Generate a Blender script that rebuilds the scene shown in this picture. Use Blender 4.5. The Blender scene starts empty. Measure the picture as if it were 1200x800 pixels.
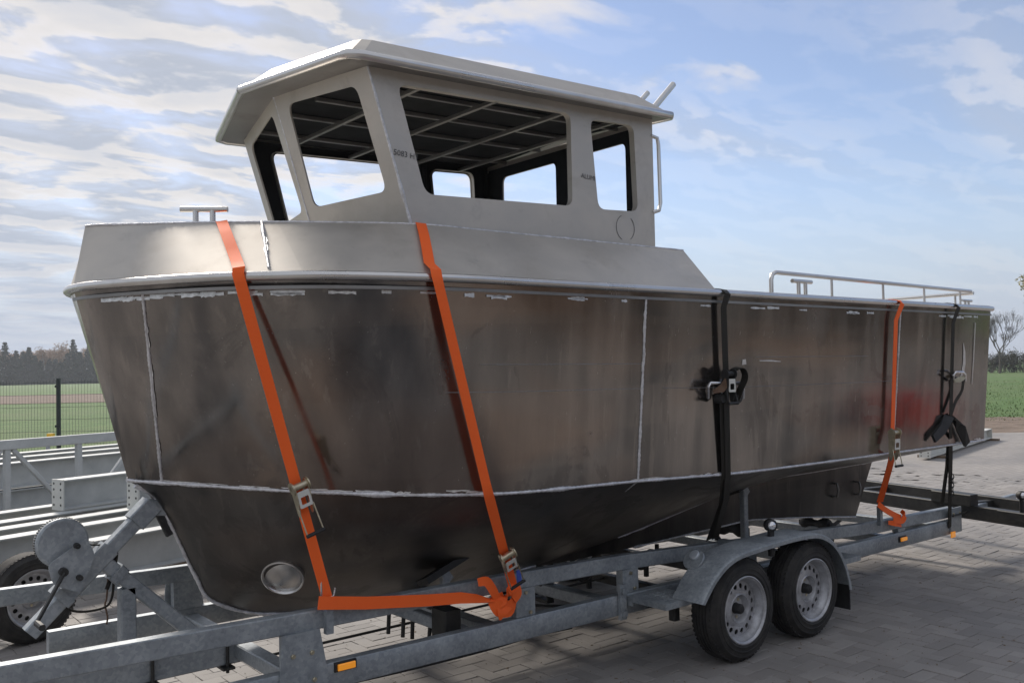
import bpy, bmesh, math, random
from mathutils import Vector, Matrix, noise
from mathutils.geometry import tessellate_polygon
rnd = random.Random(7)
PI = math.pi
SC = bpy.context.scene
COL = SC.collection

# ------------------------------------------------------------------ camera
FPX, VPX = 1070.0, 1915.0
HS, HY0 = 0.021, 445.0
pit = math.atan((HY0 - HS * 600 - 400) / FPX)
th = math.atan((VPX - 600) / FPX)
ro = math.atan(HS)
R0 = Vector((math.sin(th), -math.cos(th), 0)); F0 = Vector((math.cos(th), math.sin(th), 0)); U0 = Vector((0, 0, 1))
FW = F0 * math.cos(pit) + U0 * math.sin(pit)
UPV = U0 * math.cos(pit) - F0 * math.sin(pit)
RT = R0 * math.cos(ro) - UPV * math.sin(ro)
UP = UPV * math.cos(ro) + R0 * math.sin(ro)
CAM = Vector((-4.412, -4.483, 1.725))

def ray(px, py): return FW + RT * ((px - 600) / FPX) - UP * ((py - 400) / FPX)
def onY(px, py, y):
    d = ray(px, py); return CAM + d * ((y - CAM.y) / d.y)
def onZ(px, py, z):
    d = ray(px, py); return CAM + d * ((z - CAM.z) / d.z)
def onP(px, py, p0, n):
    d = ray(px, py); return CAM + d * ((Vector(p0) - CAM).dot(n) / d.dot(n))
def atD(px, py, D): return CAM + ray(px, py) * D
def proj(p):
    v = Vector(p) - CAM; z = v.dot(FW)
    if z < .1: return (-9999, -9999, z)
    return (600 + FPX * v.dot(RT) / z, 400 - FPX * v.dot(UP) / z, z)

cam_d = bpy.data.cameras.new('camera'); cam = bpy.data.objects.new('camera', cam_d); COL.objects.link(cam)
cam_d.sensor_width = 36; cam_d.sensor_fit = 'HORIZONTAL'; cam_d.lens = 36 * FPX / 1200
cam_d.clip_end = 5000; cam_d.clip_start = .05
M = Matrix((RT, UP, -FW)).transposed().to_4x4(); M.translation = CAM
cam.matrix_world = M
SC.camera = cam

# ------------------------------------------------------------------ light
SUN_EL = math.radians(38); SUN_AZ = Vector((.10, .995, 0)).normalized()
SUN_DIR = (SUN_AZ * math.cos(SUN_EL) + Vector((0, 0, math.sin(SUN_EL)))).normalized()
sd = bpy.data.lights.new('sun', 'SUN'); sd.energy = 2.9; sd.angle = math.radians(13); sd.color = (1, .92, .82)
so = bpy.data.objects.new('sun', sd); COL.objects.link(so); so.rotation_euler = SUN_DIR.to_track_quat('Z', 'Y').to_euler()
so.location = (0, 0, 30)

world = bpy.data.worlds.new('World'); SC.world = world; world.use_nodes = True
nt = world.node_tree; nt.nodes.clear()
def N(nt, t, **kw):
    n = nt.nodes.new(t)
    for k, v in kw.items():
        if k == 'inp':
            for a, b in v.items(): n.inputs[a].default_value = b
        else: setattr(n, k, v)
    return n
def L(nt, a, b): nt.links.new(a, b)
out = N(nt, 'ShaderNodeOutputWorld'); bg = N(nt, 'ShaderNodeBackground'); L(nt, bg.outputs[0], out.inputs[0])
bg.inputs[1].default_value = .115
sky = N(nt, 'ShaderNodeTexSky', sky_type='NISHITA'); sky.sun_disc = False
sky.sun_elevation = SUN_EL; sky.sun_rotation = math.atan2(SUN_AZ.x, SUN_AZ.y)
sky.air_density = 1.0; sky.dust_density = .35; sky.ozone_density = 2.6
tc = N(nt, 'ShaderNodeTexCoord')
sep = N(nt, 'ShaderNodeSeparateXYZ'); L(nt, tc.outputs['Generated'], sep.inputs[0])
def MA(op, a, b=None, c=None, clamp=False):
    n = N(nt, 'ShaderNodeMath', operation=op); n.use_clamp = clamp
    for i, q in enumerate((a, b, c)):
        if q is None: continue
        if isinstance(q, (int, float)): n.inputs[i].default_value = q
        else: L(nt, q, n.inputs[i])
    return n.outputs[0]
zz = MA('ADD', MA('MAXIMUM', sep.outputs[2], 0.0), .16)
cx = MA('DIVIDE', sep.outputs[0], zz); cy = MA('DIVIDE', sep.outputs[1], zz)
def cloud(offx, offy, scale, detail, rough, sx=1.0, sy=1.0, dist=0.0):
    cb = N(nt, 'ShaderNodeCombineXYZ'); L(nt, MA('MULTIPLY_ADD', cx, sx, offx), cb.inputs[0]); L(nt, MA('MULTIPLY_ADD', cy, sy, offy), cb.inputs[1])
    rm = N(nt, 'ShaderNodeVectorRotate', rotation_type='Z_AXIS'); rm.inputs['Angle'].default_value = math.radians(25); L(nt, cb.outputs[0], rm.inputs['Vector'])
    n = N(nt, 'ShaderNodeTexNoise', inp={'Scale': scale, 'Detail': detail, 'Roughness': rough, 'Distortion': dist}); L(nt, rm.outputs[0], n.inputs['Vector'])
    return n.outputs['Fac']
# broken altocumulus with a clear gap off to the right
gap = (F0 * .5 + R0 * .866).normalized()
side = MA('ADD', MA('MULTIPLY', sep.outputs[0], gap.x), MA('MULTIPLY', sep.outputs[1], gap.y))
n1 = cloud(3.1, 1.7, 4.0, 7, .54, .75, 1.25, .3)
n1s = cloud(3.1 + .03, 1.7 + .07, 4.0, 7, .54, .75, 1.25, .3)     # the same field a step towards the sun
n2 = cloud(7.3, 4.4, .55, 4, .5, 1.0, 1.0, .3)
def RNG(v, a, b, c, d):
    n = N(nt, 'ShaderNodeMapRange', interpolation_type='SMOOTHSTEP'); L(nt, v, n.inputs[0])
    for i, q in enumerate((a, b, c, d)): n.inputs[i + 1].default_value = q
    return n.outputs[0]
cover = MA('ADD', RNG(side, .18, .80, .20, -.20), RNG(sep.outputs[2], .40, .62, 0, .22))       # the cloud sheet closes overhead
dens = MA('ADD', MA('ADD', n1, cover), MA('MULTIPLY', MA('SUBTRACT', n2, .5), .40))
mask = RNG(dens, .38, .78, 0, 1)
wisp = RNG(cloud(1.2, 9.1, .8, 8, .58, .5, 1.4, .6), .42, .80, 0.10, .60)
mask2 = MA('MAXIMUM', MA('MULTIPLY', mask, .95), wisp)
lit = RNG(MA('SUBTRACT', n1, n1s), -.045, .055, 0, 1)
thick = RNG(dens, .58, .95, 1, .62)
bright = MA('MULTIPLY', MA('ADD', .36, MA('MULTIPLY', lit, .64)), thick)
cr = N(nt, 'ShaderNodeValToRGB'); L(nt, bright, cr.inputs[0])
cr.color_ramp.elements[0].color = (2.9, 3.2, 3.8, 1); cr.color_ramp.elements[0].position = .20
cr.color_ramp.elements[1].color = (5.7, 5.35, 5.0, 1); cr.color_ramp.elements[1].position = .97
e = cr.color_ramp.elements.new(.58); e.color = (4.1, 4.2, 4.5, 1)
low = RNG(sep.outputs[2], -.01, .21, .92, 0)                       # haze bank low over the horizon
skym = N(nt, 'ShaderNodeMix', data_type='RGBA', blend_type='MULTIPLY'); skym.inputs[0].default_value = 1
L(nt, sky.outputs[0], skym.inputs['A']); skym.inputs['B'].default_value = (.96, .86, .86, 1)
wm = N(nt, 'ShaderNodeMix', data_type='RGBA'); L(nt, mask2, wm.inputs[0]); L(nt, skym.outputs['Result'], wm.inputs['A']); L(nt, cr.outputs[0], wm.inputs['B'])
hz = N(nt, 'ShaderNodeMix', data_type='RGBA'); L(nt, low, hz.inputs[0]); L(nt, wm.outputs['Result'], hz.inputs['A']); hz.inputs['B'].default_value = (3.0, 3.45, 4.35, 1)
L(nt, hz.outputs['Result'], bg.inputs[0])

SC.view_settings.view_transform = 'Standard'; SC.view_settings.look = 'None'
SC.view_settings.exposure = 0.46; SC.view_settings.gamma = 1.0
SC.render.engine = 'CYCLES'

# ------------------------------------------------------------------ materials
MATS = {}
def mat(name, col=(.5, .5, .5), rough=.5, metal=0.0, spec=.5):
    m = bpy.data.materials.new(name); m.use_nodes = True; t = m.node_tree
    b = t.nodes['Principled BSDF']
    b.inputs['Base Color'].default_value = (*col, 1); b.inputs['Roughness'].default_value = rough; b.inputs['Metallic'].default_value = metal
    b.inputs['Specular IOR Level'].default_value = spec
    MATS[name] = m
    return m, t, b
def coords(t, scale=(1, 1, 1), kind='Object'):
    c = N(t, 'ShaderNodeTexCoord'); mp = N(t, 'ShaderNodeMapping'); mp.inputs['Scale'].default_value = scale
    L(t, c.outputs[kind], mp.inputs[0]); return mp.outputs[0]
def noi(t, vec, scale, detail=4, rough=.55, dist=0):
    n = N(t, 'ShaderNodeTexNoise', inp={'Scale': scale, 'Detail': detail, 'Roughness': rough, 'Distortion': dist}); L(t, vec, n.inputs['Vector']); return n.outputs['Fac']
def ramp(t, fac, stops):
    r = N(t, 'ShaderNodeValToRGB'); L(t, fac, r.inputs[0])
    while len(r.color_ramp.elements) < len(stops): r.color_ramp.elements.new(.5)
    for e, (p, c) in zip(r.color_ramp.elements, stops):
        e.position = p; e.color = (*c, 1) if len(c) == 3 else c
    return r.outputs[0]
def g(v): return (v, v, v)
def mathn(t, op, a, b, clamp=False):
    n = N(t, 'ShaderNodeMath', operation=op); n.use_clamp = clamp
    for i, q in enumerate((a, b)):
        if isinstance(q, (int, float)): n.inputs[i].default_value = q
        else: L(t, q, n.inputs[i])
    return n.outputs[0]
def mixc(t, fac, a, b, mode='MIX'):
    n = N(t, 'ShaderNodeMix', data_type='RGBA', blend_type=mode)
    if isinstance(fac, (int, float)): n.inputs[0].default_value = fac
    else: L(t, fac, n.inputs[0])
    for k, q in (('A', a), ('B', b)):
        if isinstance(q, tuple): n.inputs[k].default_value = (*q, 1)
        else: L(t, q, n.inputs[k])
    return n.outputs['Result']
def bump(t, b, h, strength=.2, dist=.01):
    n = N(t, 'ShaderNodeBump', inp={'Strength': strength, 'Distance': dist}); L(t, h, n.inputs['Height']); L(t, n.outputs[0], b.inputs['Normal'])

def m_alu_hull(name='mill_aluminium_hull', k=1.0, rk=1.0):
    m, t, b = mat(name, metal=.92)
    stre = noi(t, coords(t, (7, 7, .35)), 1.0, 4, .5)
    fine = noi(t, coords(t, (90, 90, 1.2)), 1.0, 2, .5)
    patch = noi(t, coords(t, (1.1, 1.1, 1.5)), 1.0, 3, .5, .8)
    bronze = noi(t, coords(t, (.8, .8, 1.9)), 1.0, 2, .45, .6)
    scuff = noi(t, coords(t, (5, 5, 5)), 1.0, 9, .72, .2)
    s = mathn(t, 'ADD', mathn(t, 'MULTIPLY', stre, .5), mathn(t, 'MULTIPLY', patch, .5))
    c = ramp(t, s, [(.36, (.19, .183, .178)), (.52, (.33, .305, .285)), (.68, (.50, .45, .41))])
    c = mixc(t, ramp(t, bronze, [(.50, g(0)), (.66, g(.45))]), c, (.48, .33, .24))  # bronze patches painted in, standing for warm reflections
    c = mixc(t, ramp(t, scuff, [(.60, g(0)), (.70, g(.25))]), c, (.10, .10, .10))
    stain = ramp(t, noi(t, coords(t, (2.2, 2.2, 1.3)), 1.0, 10, .66, .9), [(.555, g(0)), (.575, g(1))])          # crisp-edged dried stains
    c = mixc(t, mathn(t, 'MULTIPLY', stain, .30), c, (.17, .155, .145))
    drip = ramp(t, noi(t, coords(t, (16, 16, .45)), 1.0, 6, .62, .2), [(.60, g(0)), (.63, g(1))])                  # run marks down the plate
    c = mixc(t, mathn(t, 'MULTIPLY', drip, .28), c, (.56, .50, .45))
    band = ramp(t, noi(t, coords(t, (.12, .12, 5.5)), 1.0, 1, .3), [(.49, g(0)), (.51, g(1))])                     # rolled strakes
    c = mixc(t, mathn(t, 'MULTIPLY', band, .14), c, (.50, .43, .37))
    scr = ramp(t, noi(t, coords(t, (130, 130, 5)), 1.0, 3, .6, .4), [(.70, g(0)), (.73, g(1))])
    c = mixc(t, mathn(t, 'MULTIPLY', scr, .5), c, (.62, .60, .58))
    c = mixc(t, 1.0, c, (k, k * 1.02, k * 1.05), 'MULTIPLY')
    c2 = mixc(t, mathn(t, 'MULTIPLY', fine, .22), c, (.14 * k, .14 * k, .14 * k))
    L(t, c2, b.inputs['Base Color'])
    r = N(t, 'ShaderNodeMapRange'); L(t, mathn(t, 'ADD', mathn(t, 'MULTIPLY', scuff, .5), mathn(t, 'MULTIPLY', stre, .5)), r.inputs[0])
    for i, v in enumerate((.35, .65, .09, .22)): r.inputs[i + 1].default_value = v
    rgh = mathn(t, 'ADD', r.outputs[0], mathn(t, 'ADD', mathn(t, 'MULTIPLY', stain, .07), mathn(t, 'ADD', mathn(t, 'MULTIPLY', scr, .12), rk - 1.0)))
    L(t, rgh, b.inputs['Roughness'])
    wob = noi(t, coords(t, (1.7, 1.7, .8)), 1.0, 2, .5)
    bump(t, b, mathn(t, 'ADD', wob, mathn(t, 'MULTIPLY', fine, .010)), .20, .02)
m_alu_hull(k=.72); m_alu_hull('shaded_aluminium_bottom', .40, 1.22)  # bottom copy darkened in colour for the shaded ground it mirrors
def m_alu(name, lo, hi, rough0, rough1, metal=.9, warm=0):
    m, t, b = mat(name, metal=metal)
    p = noi(t, coords(t, (1.6, 1.6, 2.2)), 1.0, 6, .62, .4); f = noi(t, coords(t, (50, 50, 50)), 1.0, 2, .5)
    c = ramp(t, p, [(.34, (lo, lo * .985, lo * .97)), (.68, (hi, hi * (.985 - warm), hi * (.965 - 2 * warm)))])
    sp = ramp(t, noi(t, coords(t, (7, 7, 7)), 1.0, 8, .7), [(.60, g(0)), (.72, g(1))])
    c = mixc(t, mathn(t, 'MULTIPLY', sp, .25), c, (lo * .55, lo * .55, lo * .55))
    L(t, c, b.inputs['Base Color'])
    r = N(t, 'ShaderNodeMapRange'); L(t, p, r.inputs[0])
    for i, v in enumerate((.3, .7, rough0, rough1)): r.inputs[i + 1].default_value = v
    L(t, r.outputs[0], b.inputs['Roughness'])
    br = noi(t, coords(t, (3, 3, 160)), 1.0, 2, .5); smear = noi(t, coords(t, (2.0, 2.0, 2.6)), 1, 7, .7, .5)
    c = mixc(t, 1.0, c, (1.0, .968, .915), 'MULTIPLY') if warm else c
    L(t, mixc(t, ramp(t, smear, [(.50, g(0)), (.66, g(.4))]), c, (lo * .82, lo * .75, lo * .66)), b.inputs['Base Color'])
    wob = noi(t, coords(t, (2.6, 2.6, 2.6)), 1.0, 2, .5)
    bump(t, b, mathn(t, 'ADD', wob, mathn(t, 'ADD', mathn(t, 'MULTIPLY', f, .012), mathn(t, 'MULTIPLY', br, .012))), .14, .015)
m_alu('brushed_aluminium', .50, .65, .56, .70, .88, .015)
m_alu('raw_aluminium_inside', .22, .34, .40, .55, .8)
m_alu('bright_aluminium_tube', .58, .72, .24, .36, .95)
def m_weld():
    m, t, b = mat('weld_bead', (.55, .55, .56), .42, .6)
    n = noi(t, coords(t, (30, 30, 30)), 1.0, 4, .7)
    L(t, ramp(t, n, [(.3, (.46, .46, .48)), (.7, (.80, .80, .83))]), b.inputs['Base Color'])
    bump(t, b, noi(t, coords(t, (120, 120, 120)), 1, 2, .5), .6, .004)
m_weld()
m, t, b = mat('ground_metal_flash', (.72, .72, .75), .42, .75)
L(t, ramp(t, noi(t, coords(t, (40, 40, 40)), 1, 4, .7), [(.3, g(.5)), (.7, g(.85))]), b.inputs['Base Color'])
def m_galv():
    m, t, b = mat('galvanised_steel', metal=.4)
    v = N(t, 'ShaderNodeTexVoronoi', inp={'Scale': 70.0}); L(t, coords(t), v.inputs['Vector'])
    p = noi(t, coords(t, (5, 5, 5)), 1, 6, .65, .3)
    sv = N(t, 'ShaderNodeSeparateColor'); L(t, v.outputs['Color'], sv.inputs[0])
    s = mathn(t, 'ADD', mathn(t, 'MULTIPLY', sv.outputs[0], .16), mathn(t, 'MULTIPLY', p, .8))
    L(t, ramp(t, s, [(.3, (.21, .235, .26)), (.52, (.32, .35, .375)), (.8, (.50, .525, .545))]), b.inputs['Base Color'])
    L(t, ramp(t, p, [(.3, g(.42)), (.7, g(.62))]), b.inputs['Roughness'])
    bump(t, b, noi(t, coords(t, (35, 35, 35)), 1, 3, .6), .12, .004)
m_galv()
def m_simple(name, a, bcol, rough, metal=0, scale=8, bmp=.1, spec=.5):
    m, t, b = mat(name, a, rough, metal, spec)
    n = noi(t, coords(t, (scale,) * 3), 1, 5, .65)
    L(t, ramp(t, n, [(.33, a), (.68, bcol)]), b.inputs['Base Color'])
    if bmp: bump(t, b, noi(t, coords(t, (scale * 6,) * 3), 1, 3, .6), bmp, .004)
    return m, t, b
m_simple('tyre_rubber', (.011, .011, .012), (.040, .037, .034), .75, 0, 11, .25)
m_simple('black_rubber', (.010, .010, .011), (.025, .025, .026), .6, 0, 20, .1)
m_simple('rim_silver_paint', (.30, .30, .315), (.54, .55, .575), .40, .45, 13, .05)
m_simple('dark_painted_steel', (.020, .021, .022), (.050, .049, .047), .55, .3, 9, .1)
m_simple('rusty_steel', (.09, .05, .03), (.16, .10, .065), .8, .2, 14, .2)
m_simple('zinc_plated_steel', (.40, .36, .26), (.62, .56, .42), .35, .85, 30, .05)
m_simple('chrome_steel', (.62, .62, .64), (.78, .78, .79), .22, .95, 30, .02)
m_simple('grey_primed_steel', (.40, .42, .425), (.50, .52, .52), .55, .0, 5, .05)
m_simple('off_white_primed_steel', (.55, .56, .53), (.66, .66, .62), .55, .0, 5, .05)
m_simple('sawn_timber', (.12, .085, .055), (.22, .16, .11), .8, 0, 10, .3)
m_simple('green_fence_paint', (.018, .026, .026), (.03, .042, .04), .5, .1, 10, 0)
m_simple('yellow_plastic', (.75, .42, .02), (.85, .52, .03), .45, 0, 10, 0)
m_simple('marker_ink', (.04, .04, .045), (.20, .20, .20), .6, .3, 45, 0)
m_simple('blue_label', (.03, .07, .35), (.05, .10, .45), .6, 0, 30, 0)
def m_web(name, a, c, sc):
    m, t, b = mat(name, a, .62)
    w = N(t, 'ShaderNodeTexWave', inp={'Scale': sc, 'Distortion': .6, 'Detail': 1.0}); w.bands_direction = 'Z'; L(t, coords(t), w.inputs['Vector'])
    L(t, mixc(t, mathn(t, 'MULTIPLY', w.outputs['Fac'], .12), mixc(t, noi(t, coords(t, (4, 4, 4)), 1, 4, .6), a, c), tuple(q * .7 for q in a)), b.inputs['Base Color'])
    b.inputs['Specular IOR Level'].default_value = .25
    bump(t, b, w.outputs['Fac'], .25, .002)
m_web('orange_webbing', (1.0, .135, .022), (1.0, .175, .035), 60)
m_web('black_webbing', (.018, .017, .015), (.036, .033, .028), 60)
m, t, b = mat('amber_lens', (.85, .30, .02), .2); b.inputs['Emission Color'].default_value = (1, .36, .03, 1); b.inputs['Emission Strength'].default_value = .25
b.inputs['Coat Weight'].default_value = .6
m, t, b = mat('clear_lens', (.8, .8, .82), .08, .6)
m, t, b = mat('reflector_grey', (.42, .46, .50), .35, .2)
m_simple('dark_shade_lining', (.012, .014, .016), (.024, .026, .030), .85, 0, 5, .1, .2)  # near-black that carries the cabin's inner shade in its colour
m_simple('bark', (.07, .06, .055), (.15, .13, .115), .85, 0, 6, .3)
m_simple('birch_bark', (.35, .33, .30), (.5, .48, .45), .8, 0, 3, .2)

def m_paver(name, src):
    m, t, b = mat(name, (.3, .28, .27), .8)
    if src == 'attr':
        a = N(t, 'ShaderNodeAttribute', attribute_name='tone'); val = a.outputs['Fac']
    elif src == 'obj':
        a = N(t, 'ShaderNodeObjectInfo'); val = a.outputs['Random']
    gm = N(t, 'ShaderNodeNewGeometry')
    n1 = N(t, 'ShaderNodeTexNoise', inp={'Scale': 90.0, 'Detail': 4.0, 'Roughness': .7}); L(t, gm.outputs['Position'], n1.inputs['Vector'])
    n2 = N(t, 'ShaderNodeTexNoise', inp={'Scale': .7, 'Detail': 5.0, 'Roughness': .6}); L(t, gm.outputs['Position'], n2.inputs['Vector'])
    if src == 'far':
        br = N(t, 'ShaderNodeTexBrick', inp={'Scale': 1.0, 'Mortar Size': .006, 'Brick Width': .2, 'Row Height': .1, 'Color1': (.2, .2, .2, 1), 'Color2': (.8, .8, .8, 1), 'Mortar': (0, 0, 0, 1)})
        L(t, gm.outputs['Position'], br.inputs['Vector']); val = br.outputs['Color']
    c = ramp(t, val, [(0, (.255, .236, .222)), (.5, (.305, .284, .268)), (1, (.35, .327, .309))])
    c = mixc(t, mathn(t, 'MULTIPLY', n1.outputs['Fac'], .30), c, (.16, .15, .14))
    st = N(t, 'ShaderNodeMapRange'); L(t, n2.outputs['Fac'], st.inputs[0])
    for i, v in enumerate((.44, .68, 0, .60)): st.inputs[i + 1].default_value = v
    c = mixc(t, st.outputs[0], c, (.145, .138, .132))
    if src == 'far': c = mixc(t, mathn(t, 'MULTIPLY', br.outputs['Fac'], .35), c, (.09, .085, .08))
    L(t, c, b.inputs['Base Color'])
    L(t, ramp(t, n2.outputs['Fac'], [(.35, g(.82)), (.7, g(.62))]), b.inputs['Roughness'])
    bump(t, b, n1.outputs['Fac'], .35, .003)
m_paver('concrete_paver', 'obj'); m_paver('concrete_paver_mass', 'attr'); m_paver('concrete_paving_far', 'far')
m_simple('joint_sand', (.07, .06, .05), (.12, .10, .085), .95, 0, 12, .2)

def m_field():
    m, t, b = mat('field_grass', (.05, .09, .02), .9)
    gm = N(t, 'ShaderNodeNewGeometry')
    def nz(sc, d=5, r=.6):
        n = N(t, 'ShaderNodeTexNoise', inp={'Scale': sc, 'Detail': float(d), 'Roughness': r}); L(t, gm.outputs['Position'], n.inputs['Vector']); return n.outputs['Fac']
    c = ramp(t, nz(.9), [(.3, (.065, .135, .030)), (.55, (.095, .18, .042)), (.75, (.16, .20, .075))])
    c = mixc(t, ramp(t, nz(9, 4, .7), [(.45, g(0)), (.75, g(.6))]), c, (.035, .06, .016))
    c = mixc(t, ramp(t, nz(.06), [(.45, g(0)), (.65, g(.55))]), c, (.12, .15, .06))
    L(t, c, b.inputs['Base Color'])
    bump(t, b, nz(14, 4, .7), 1.0, .06)
    m, t, b = mat('bare_earth', (.16, .11, .08), .95)
    gm = N(t, 'ShaderNodeNewGeometry')
    n = N(t, 'ShaderNodeTexNoise', inp={'Scale': 1.7, 'Detail': 8.0, 'Roughness': .7}); L(t, gm.outputs['Position'], n.inputs['Vector'])
    L(t, ramp(t, n.outputs['Fac'], [(.3, (.10, .075, .055)), (.55, (.20, .15, .115)), (.75, (.30, .245, .20))]), b.inputs['Base Color'])
    bump(t, b, n.outputs['Fac'], 1.0, .12)
m_field()
def m_leaf(name, a, c):
    m, t, b = mat(name, a, .8)
    gm = N(t, 'ShaderNodeNewGeometry')
    L(t, ramp(t, gm.outputs['Random Per Island'], [(0, a), (1, c)]), b.inputs['Base Color'])
m_leaf('spruce_needles', (.012, .024, .016), (.030, .048, .030))
m_leaf('birch_autumn_leaves', (.27, .165, .095), (.42, .28, .18))
m_leaf('yellow_birch_leaves', (.30, .26, .13), (.42, .38, .24))
m_leaf('hedge_leaves', (.028, .032, .024), (.065, .062, .045))
m_leaf('grass_blades', (.07, .12, .03), (.14, .19, .06))

# ------------------------------------------------------------------ mesh builder
class MB:
    def __init__(s): s.v = []; s.f = []
    def add(s, vs, fs):
        o = len(s.v); s.v += [tuple(q) for q in vs]; s.f += [tuple(i + o for i in f) for f in fs]
    def box(s, c, d, ax=None):
        c = Vector(c); A = ax or (Vector((1, 0, 0)), Vector((0, 1, 0)), Vector((0, 0, 1)))
        vs = [c + A[0] * (d[0] / 2 * i) + A[1] * (d[1] / 2 * j) + A[2] * (d[2] / 2 * k) for i in (-1, 1) for j in (-1, 1) for k in (-1, 1)]
        s.add(vs, [(0, 1, 3, 2), (4, 6, 7, 5), (0, 4, 5, 1), (2, 3, 7, 6), (0, 2, 6, 4), (1, 5, 7, 3)])
    def sweep(s, path, secs, caps=True, closed_sec=True):
        n = len(secs[0]); o = len(s.v)
        for sec in secs: s.v += [tuple(q) for q in sec]
        m = n if closed_sec else n - 1
        for i in range(len(secs) - 1):
            for j in range(m):
                a = o + i * n + j; b_ = o + i * n + (j + 1) % n
                s.f.append((a, b_, b_ + n, a + n))
        if caps:
            s.f.append(tuple(o + j for j in reversed(range(n)))); s.f.append(tuple(o + (len(secs) - 1) * n + j for j in range(n)))
    def bar(s, p0, p1, w, h, up=(0, 0, 1), ch=.006):
        p0, p1 = Vector(p0), Vector(p1); d = (p1 - p0).normalized(); up = Vector(up)
        sd_ = d.cross(up)
        if sd_.length < 1e-4: sd_ = d.cross(Vector((1, 0, 0)))
        sd_.normalize(); u = sd_.cross(d).normalized()
        c = min(ch, w * .3, h * .3); a, b_ = w / 2, h / 2
        pr = [(a - c, -b_), (a, -b_ + c), (a, b_ - c), (a - c, b_), (-a + c, b_), (-a, b_ - c), (-a, -b_ + c), (-a + c, -b_)]
        s.sweep(None, [[p + sd_ * x + u * y for x, y in pr] for p in (p0, p1)])
    def tube(s, path, r, n=10, radii=None, caps=True):
        P = [Vector(p) for p in path]; secs = []; prev = None
        for i, p in enumerate(P):
            d = (P[min(i + 1, len(P) - 1)] - P[max(i - 1, 0)]).normalized()
            if prev is None:
                q = d.cross(Vector((0, 0, 1)))
                if q.length < .05: q = d.cross(Vector((1, 0, 0)))
            else: q = prev - d * prev.dot(d)
            q.normalize(); prev = q; w = d.cross(q); rr = radii[i] if radii else r
            secs.append([p + q * (rr * math.cos(a * 2 * PI / n)) + w * (rr * math.sin(a * 2 * PI / n)) for a in range(n)])
        s.sweep(P, secs, caps)
    def ribbon(s, path, wdirs, w, t):
        P = [Vector(p) for p in path]; secs = []
        for i, p in enumerate(P):
            d = (P[min(i + 1, len(P) - 1)] - P[max(i - 1, 0)]).normalized()
            wd = Vector(wdirs[i] if isinstance(wdirs, list) else wdirs); wd = (wd - d * wd.dot(d)).normalized(); nn = d.cross(wd)
            ww = w[i] if isinstance(w, list) else w
            secs.append([p + wd * ww / 2 + nn * t / 2, p - wd * ww / 2 + nn * t / 2, p - wd * ww / 2 - nn * t / 2, p + wd * ww / 2 - nn * t / 2])
        s.sweep(P, secs)
    def lathe(s, prof, o, ax, n=32, closed=False):
        o = Vector(o); ax = Vector(ax).normalized(); q = ax.orthogonal().normalized(); w = ax.cross(q)
        secs = [[o + ax * z + (q * math.cos(a) + w * math.sin(a)) * r for r, z in prof] for a in [k * 2 * PI / n for k in range(n)]]
        m = len(prof); b0 = len(s.v)
        for sec in secs: s.v += [tuple(q_) for q_ in sec]
        for i in range(n):
            for j in range(m if closed else m - 1):
                a = b0 + i * m + j; b_ = b0 + i * m + (j + 1) % m; c = b0 + ((i + 1) % n) * m
                s.f.append((a, b_, c + (j + 1) % m, c + j))
    def panel(s, outer, holes, to3, nrm, t):
        """flat sheet with holes; outer / holes are lists of 2-D points, to3 maps them to 3-D"""
        loops = [[Vector((*p, 0)) for p in outer]] + [[Vector((*p, 0)) for p in h] for h in holes]
        flat = [p for l in loops for p in l]
        tris = tessellate_polygon(loops); nrm = Vector(nrm); o = len(s.v); n = len(flat)
        P = [Vector(to3(p.x, p.y)) for p in flat]
        s.v += [tuple(p + nrm * t / 2) for p in P] + [tuple(p - nrm * t / 2) for p in P]
        for a, b_, c in tris:
            s.f.append((o + a, o + b_, o + c)); s.f.append((o + n + c, o + n + b_, o + n + a))
        k = 0
        for l in loops:
            for i in range(len(l)):
                a, b_ = o + k + i, o + k + (i + 1) % len(l)
                s.f.append((a, b_, b_ + n, a + n))
            k += len(l)
    def grid(s, rows):
        o = len(s.v); n = len(rows[0])
        for r in rows: s.v += [tuple(p) for p in r]
        for i in range(len(rows) - 1):
            for j in range(n - 1):
                a = o + i * n + j; s.f.append((a, a + 1, a + n + 1, a + n))
    def mesh(s, name, smooth=32, recalc=True, merge=1e-5):
        me = bpy.data.meshes.new(name); bm = bmesh.new()
        vs = [bm.verts.new(v) for v in s.v]
        for f in s.f:
            try: bm.faces.new([vs[i] for i in f])
            except ValueError: pass
        if merge: bmesh.ops.remove_doubles(bm, verts=bm.verts, dist=merge)
        if recalc: bmesh.ops.recalc_face_normals(bm, faces=bm.faces)
        if smooth:
            lim = math.radians(smooth)
            for f in bm.faces: f.smooth = True
            for e_ in bm.edges: e_.smooth = (len(e_.link_faces) == 2 and e_.calc_face_angle(9) < lim)
        bm.to_mesh(me); bm.free(); return me
    def build(s, name, material, parent=None, label=None, **kw):
        return link(name, s.mesh(name, **kw), material, parent, label)
def link(name, me, material, parent=None, label=None):
    if material and not me.materials: me.materials.append(MATS[material])
    o = bpy.data.objects.new(name, me); COL.objects.link(o)
    if parent is not None: setparent(o, parent)
    if label: o['label'] = label
    return o
def setparent(o, p):
    o.parent = p
    if p.type == 'EMPTY' or True:
        mw = Matrix.Identity(4); q = p
        while q is not None:
            mw = (q.matrix_parent_inverse @ Matrix.LocRotScale(q.location, q.rotation_euler, q.scale) if q.parent else Matrix.LocRotScale(q.location, q.rotation_euler, q.scale)) @ mw; q = q.parent
        o.matrix_parent_inverse = mw.inverted()
def thing(name, label, cat, loc=(0, 0, 0), group=None):
    o = bpy.data.objects.new(name, None); COL.objects.link(o); o.location = loc; o.empty_display_size = .2
    tag(o, label, cat, group); return o
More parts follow.
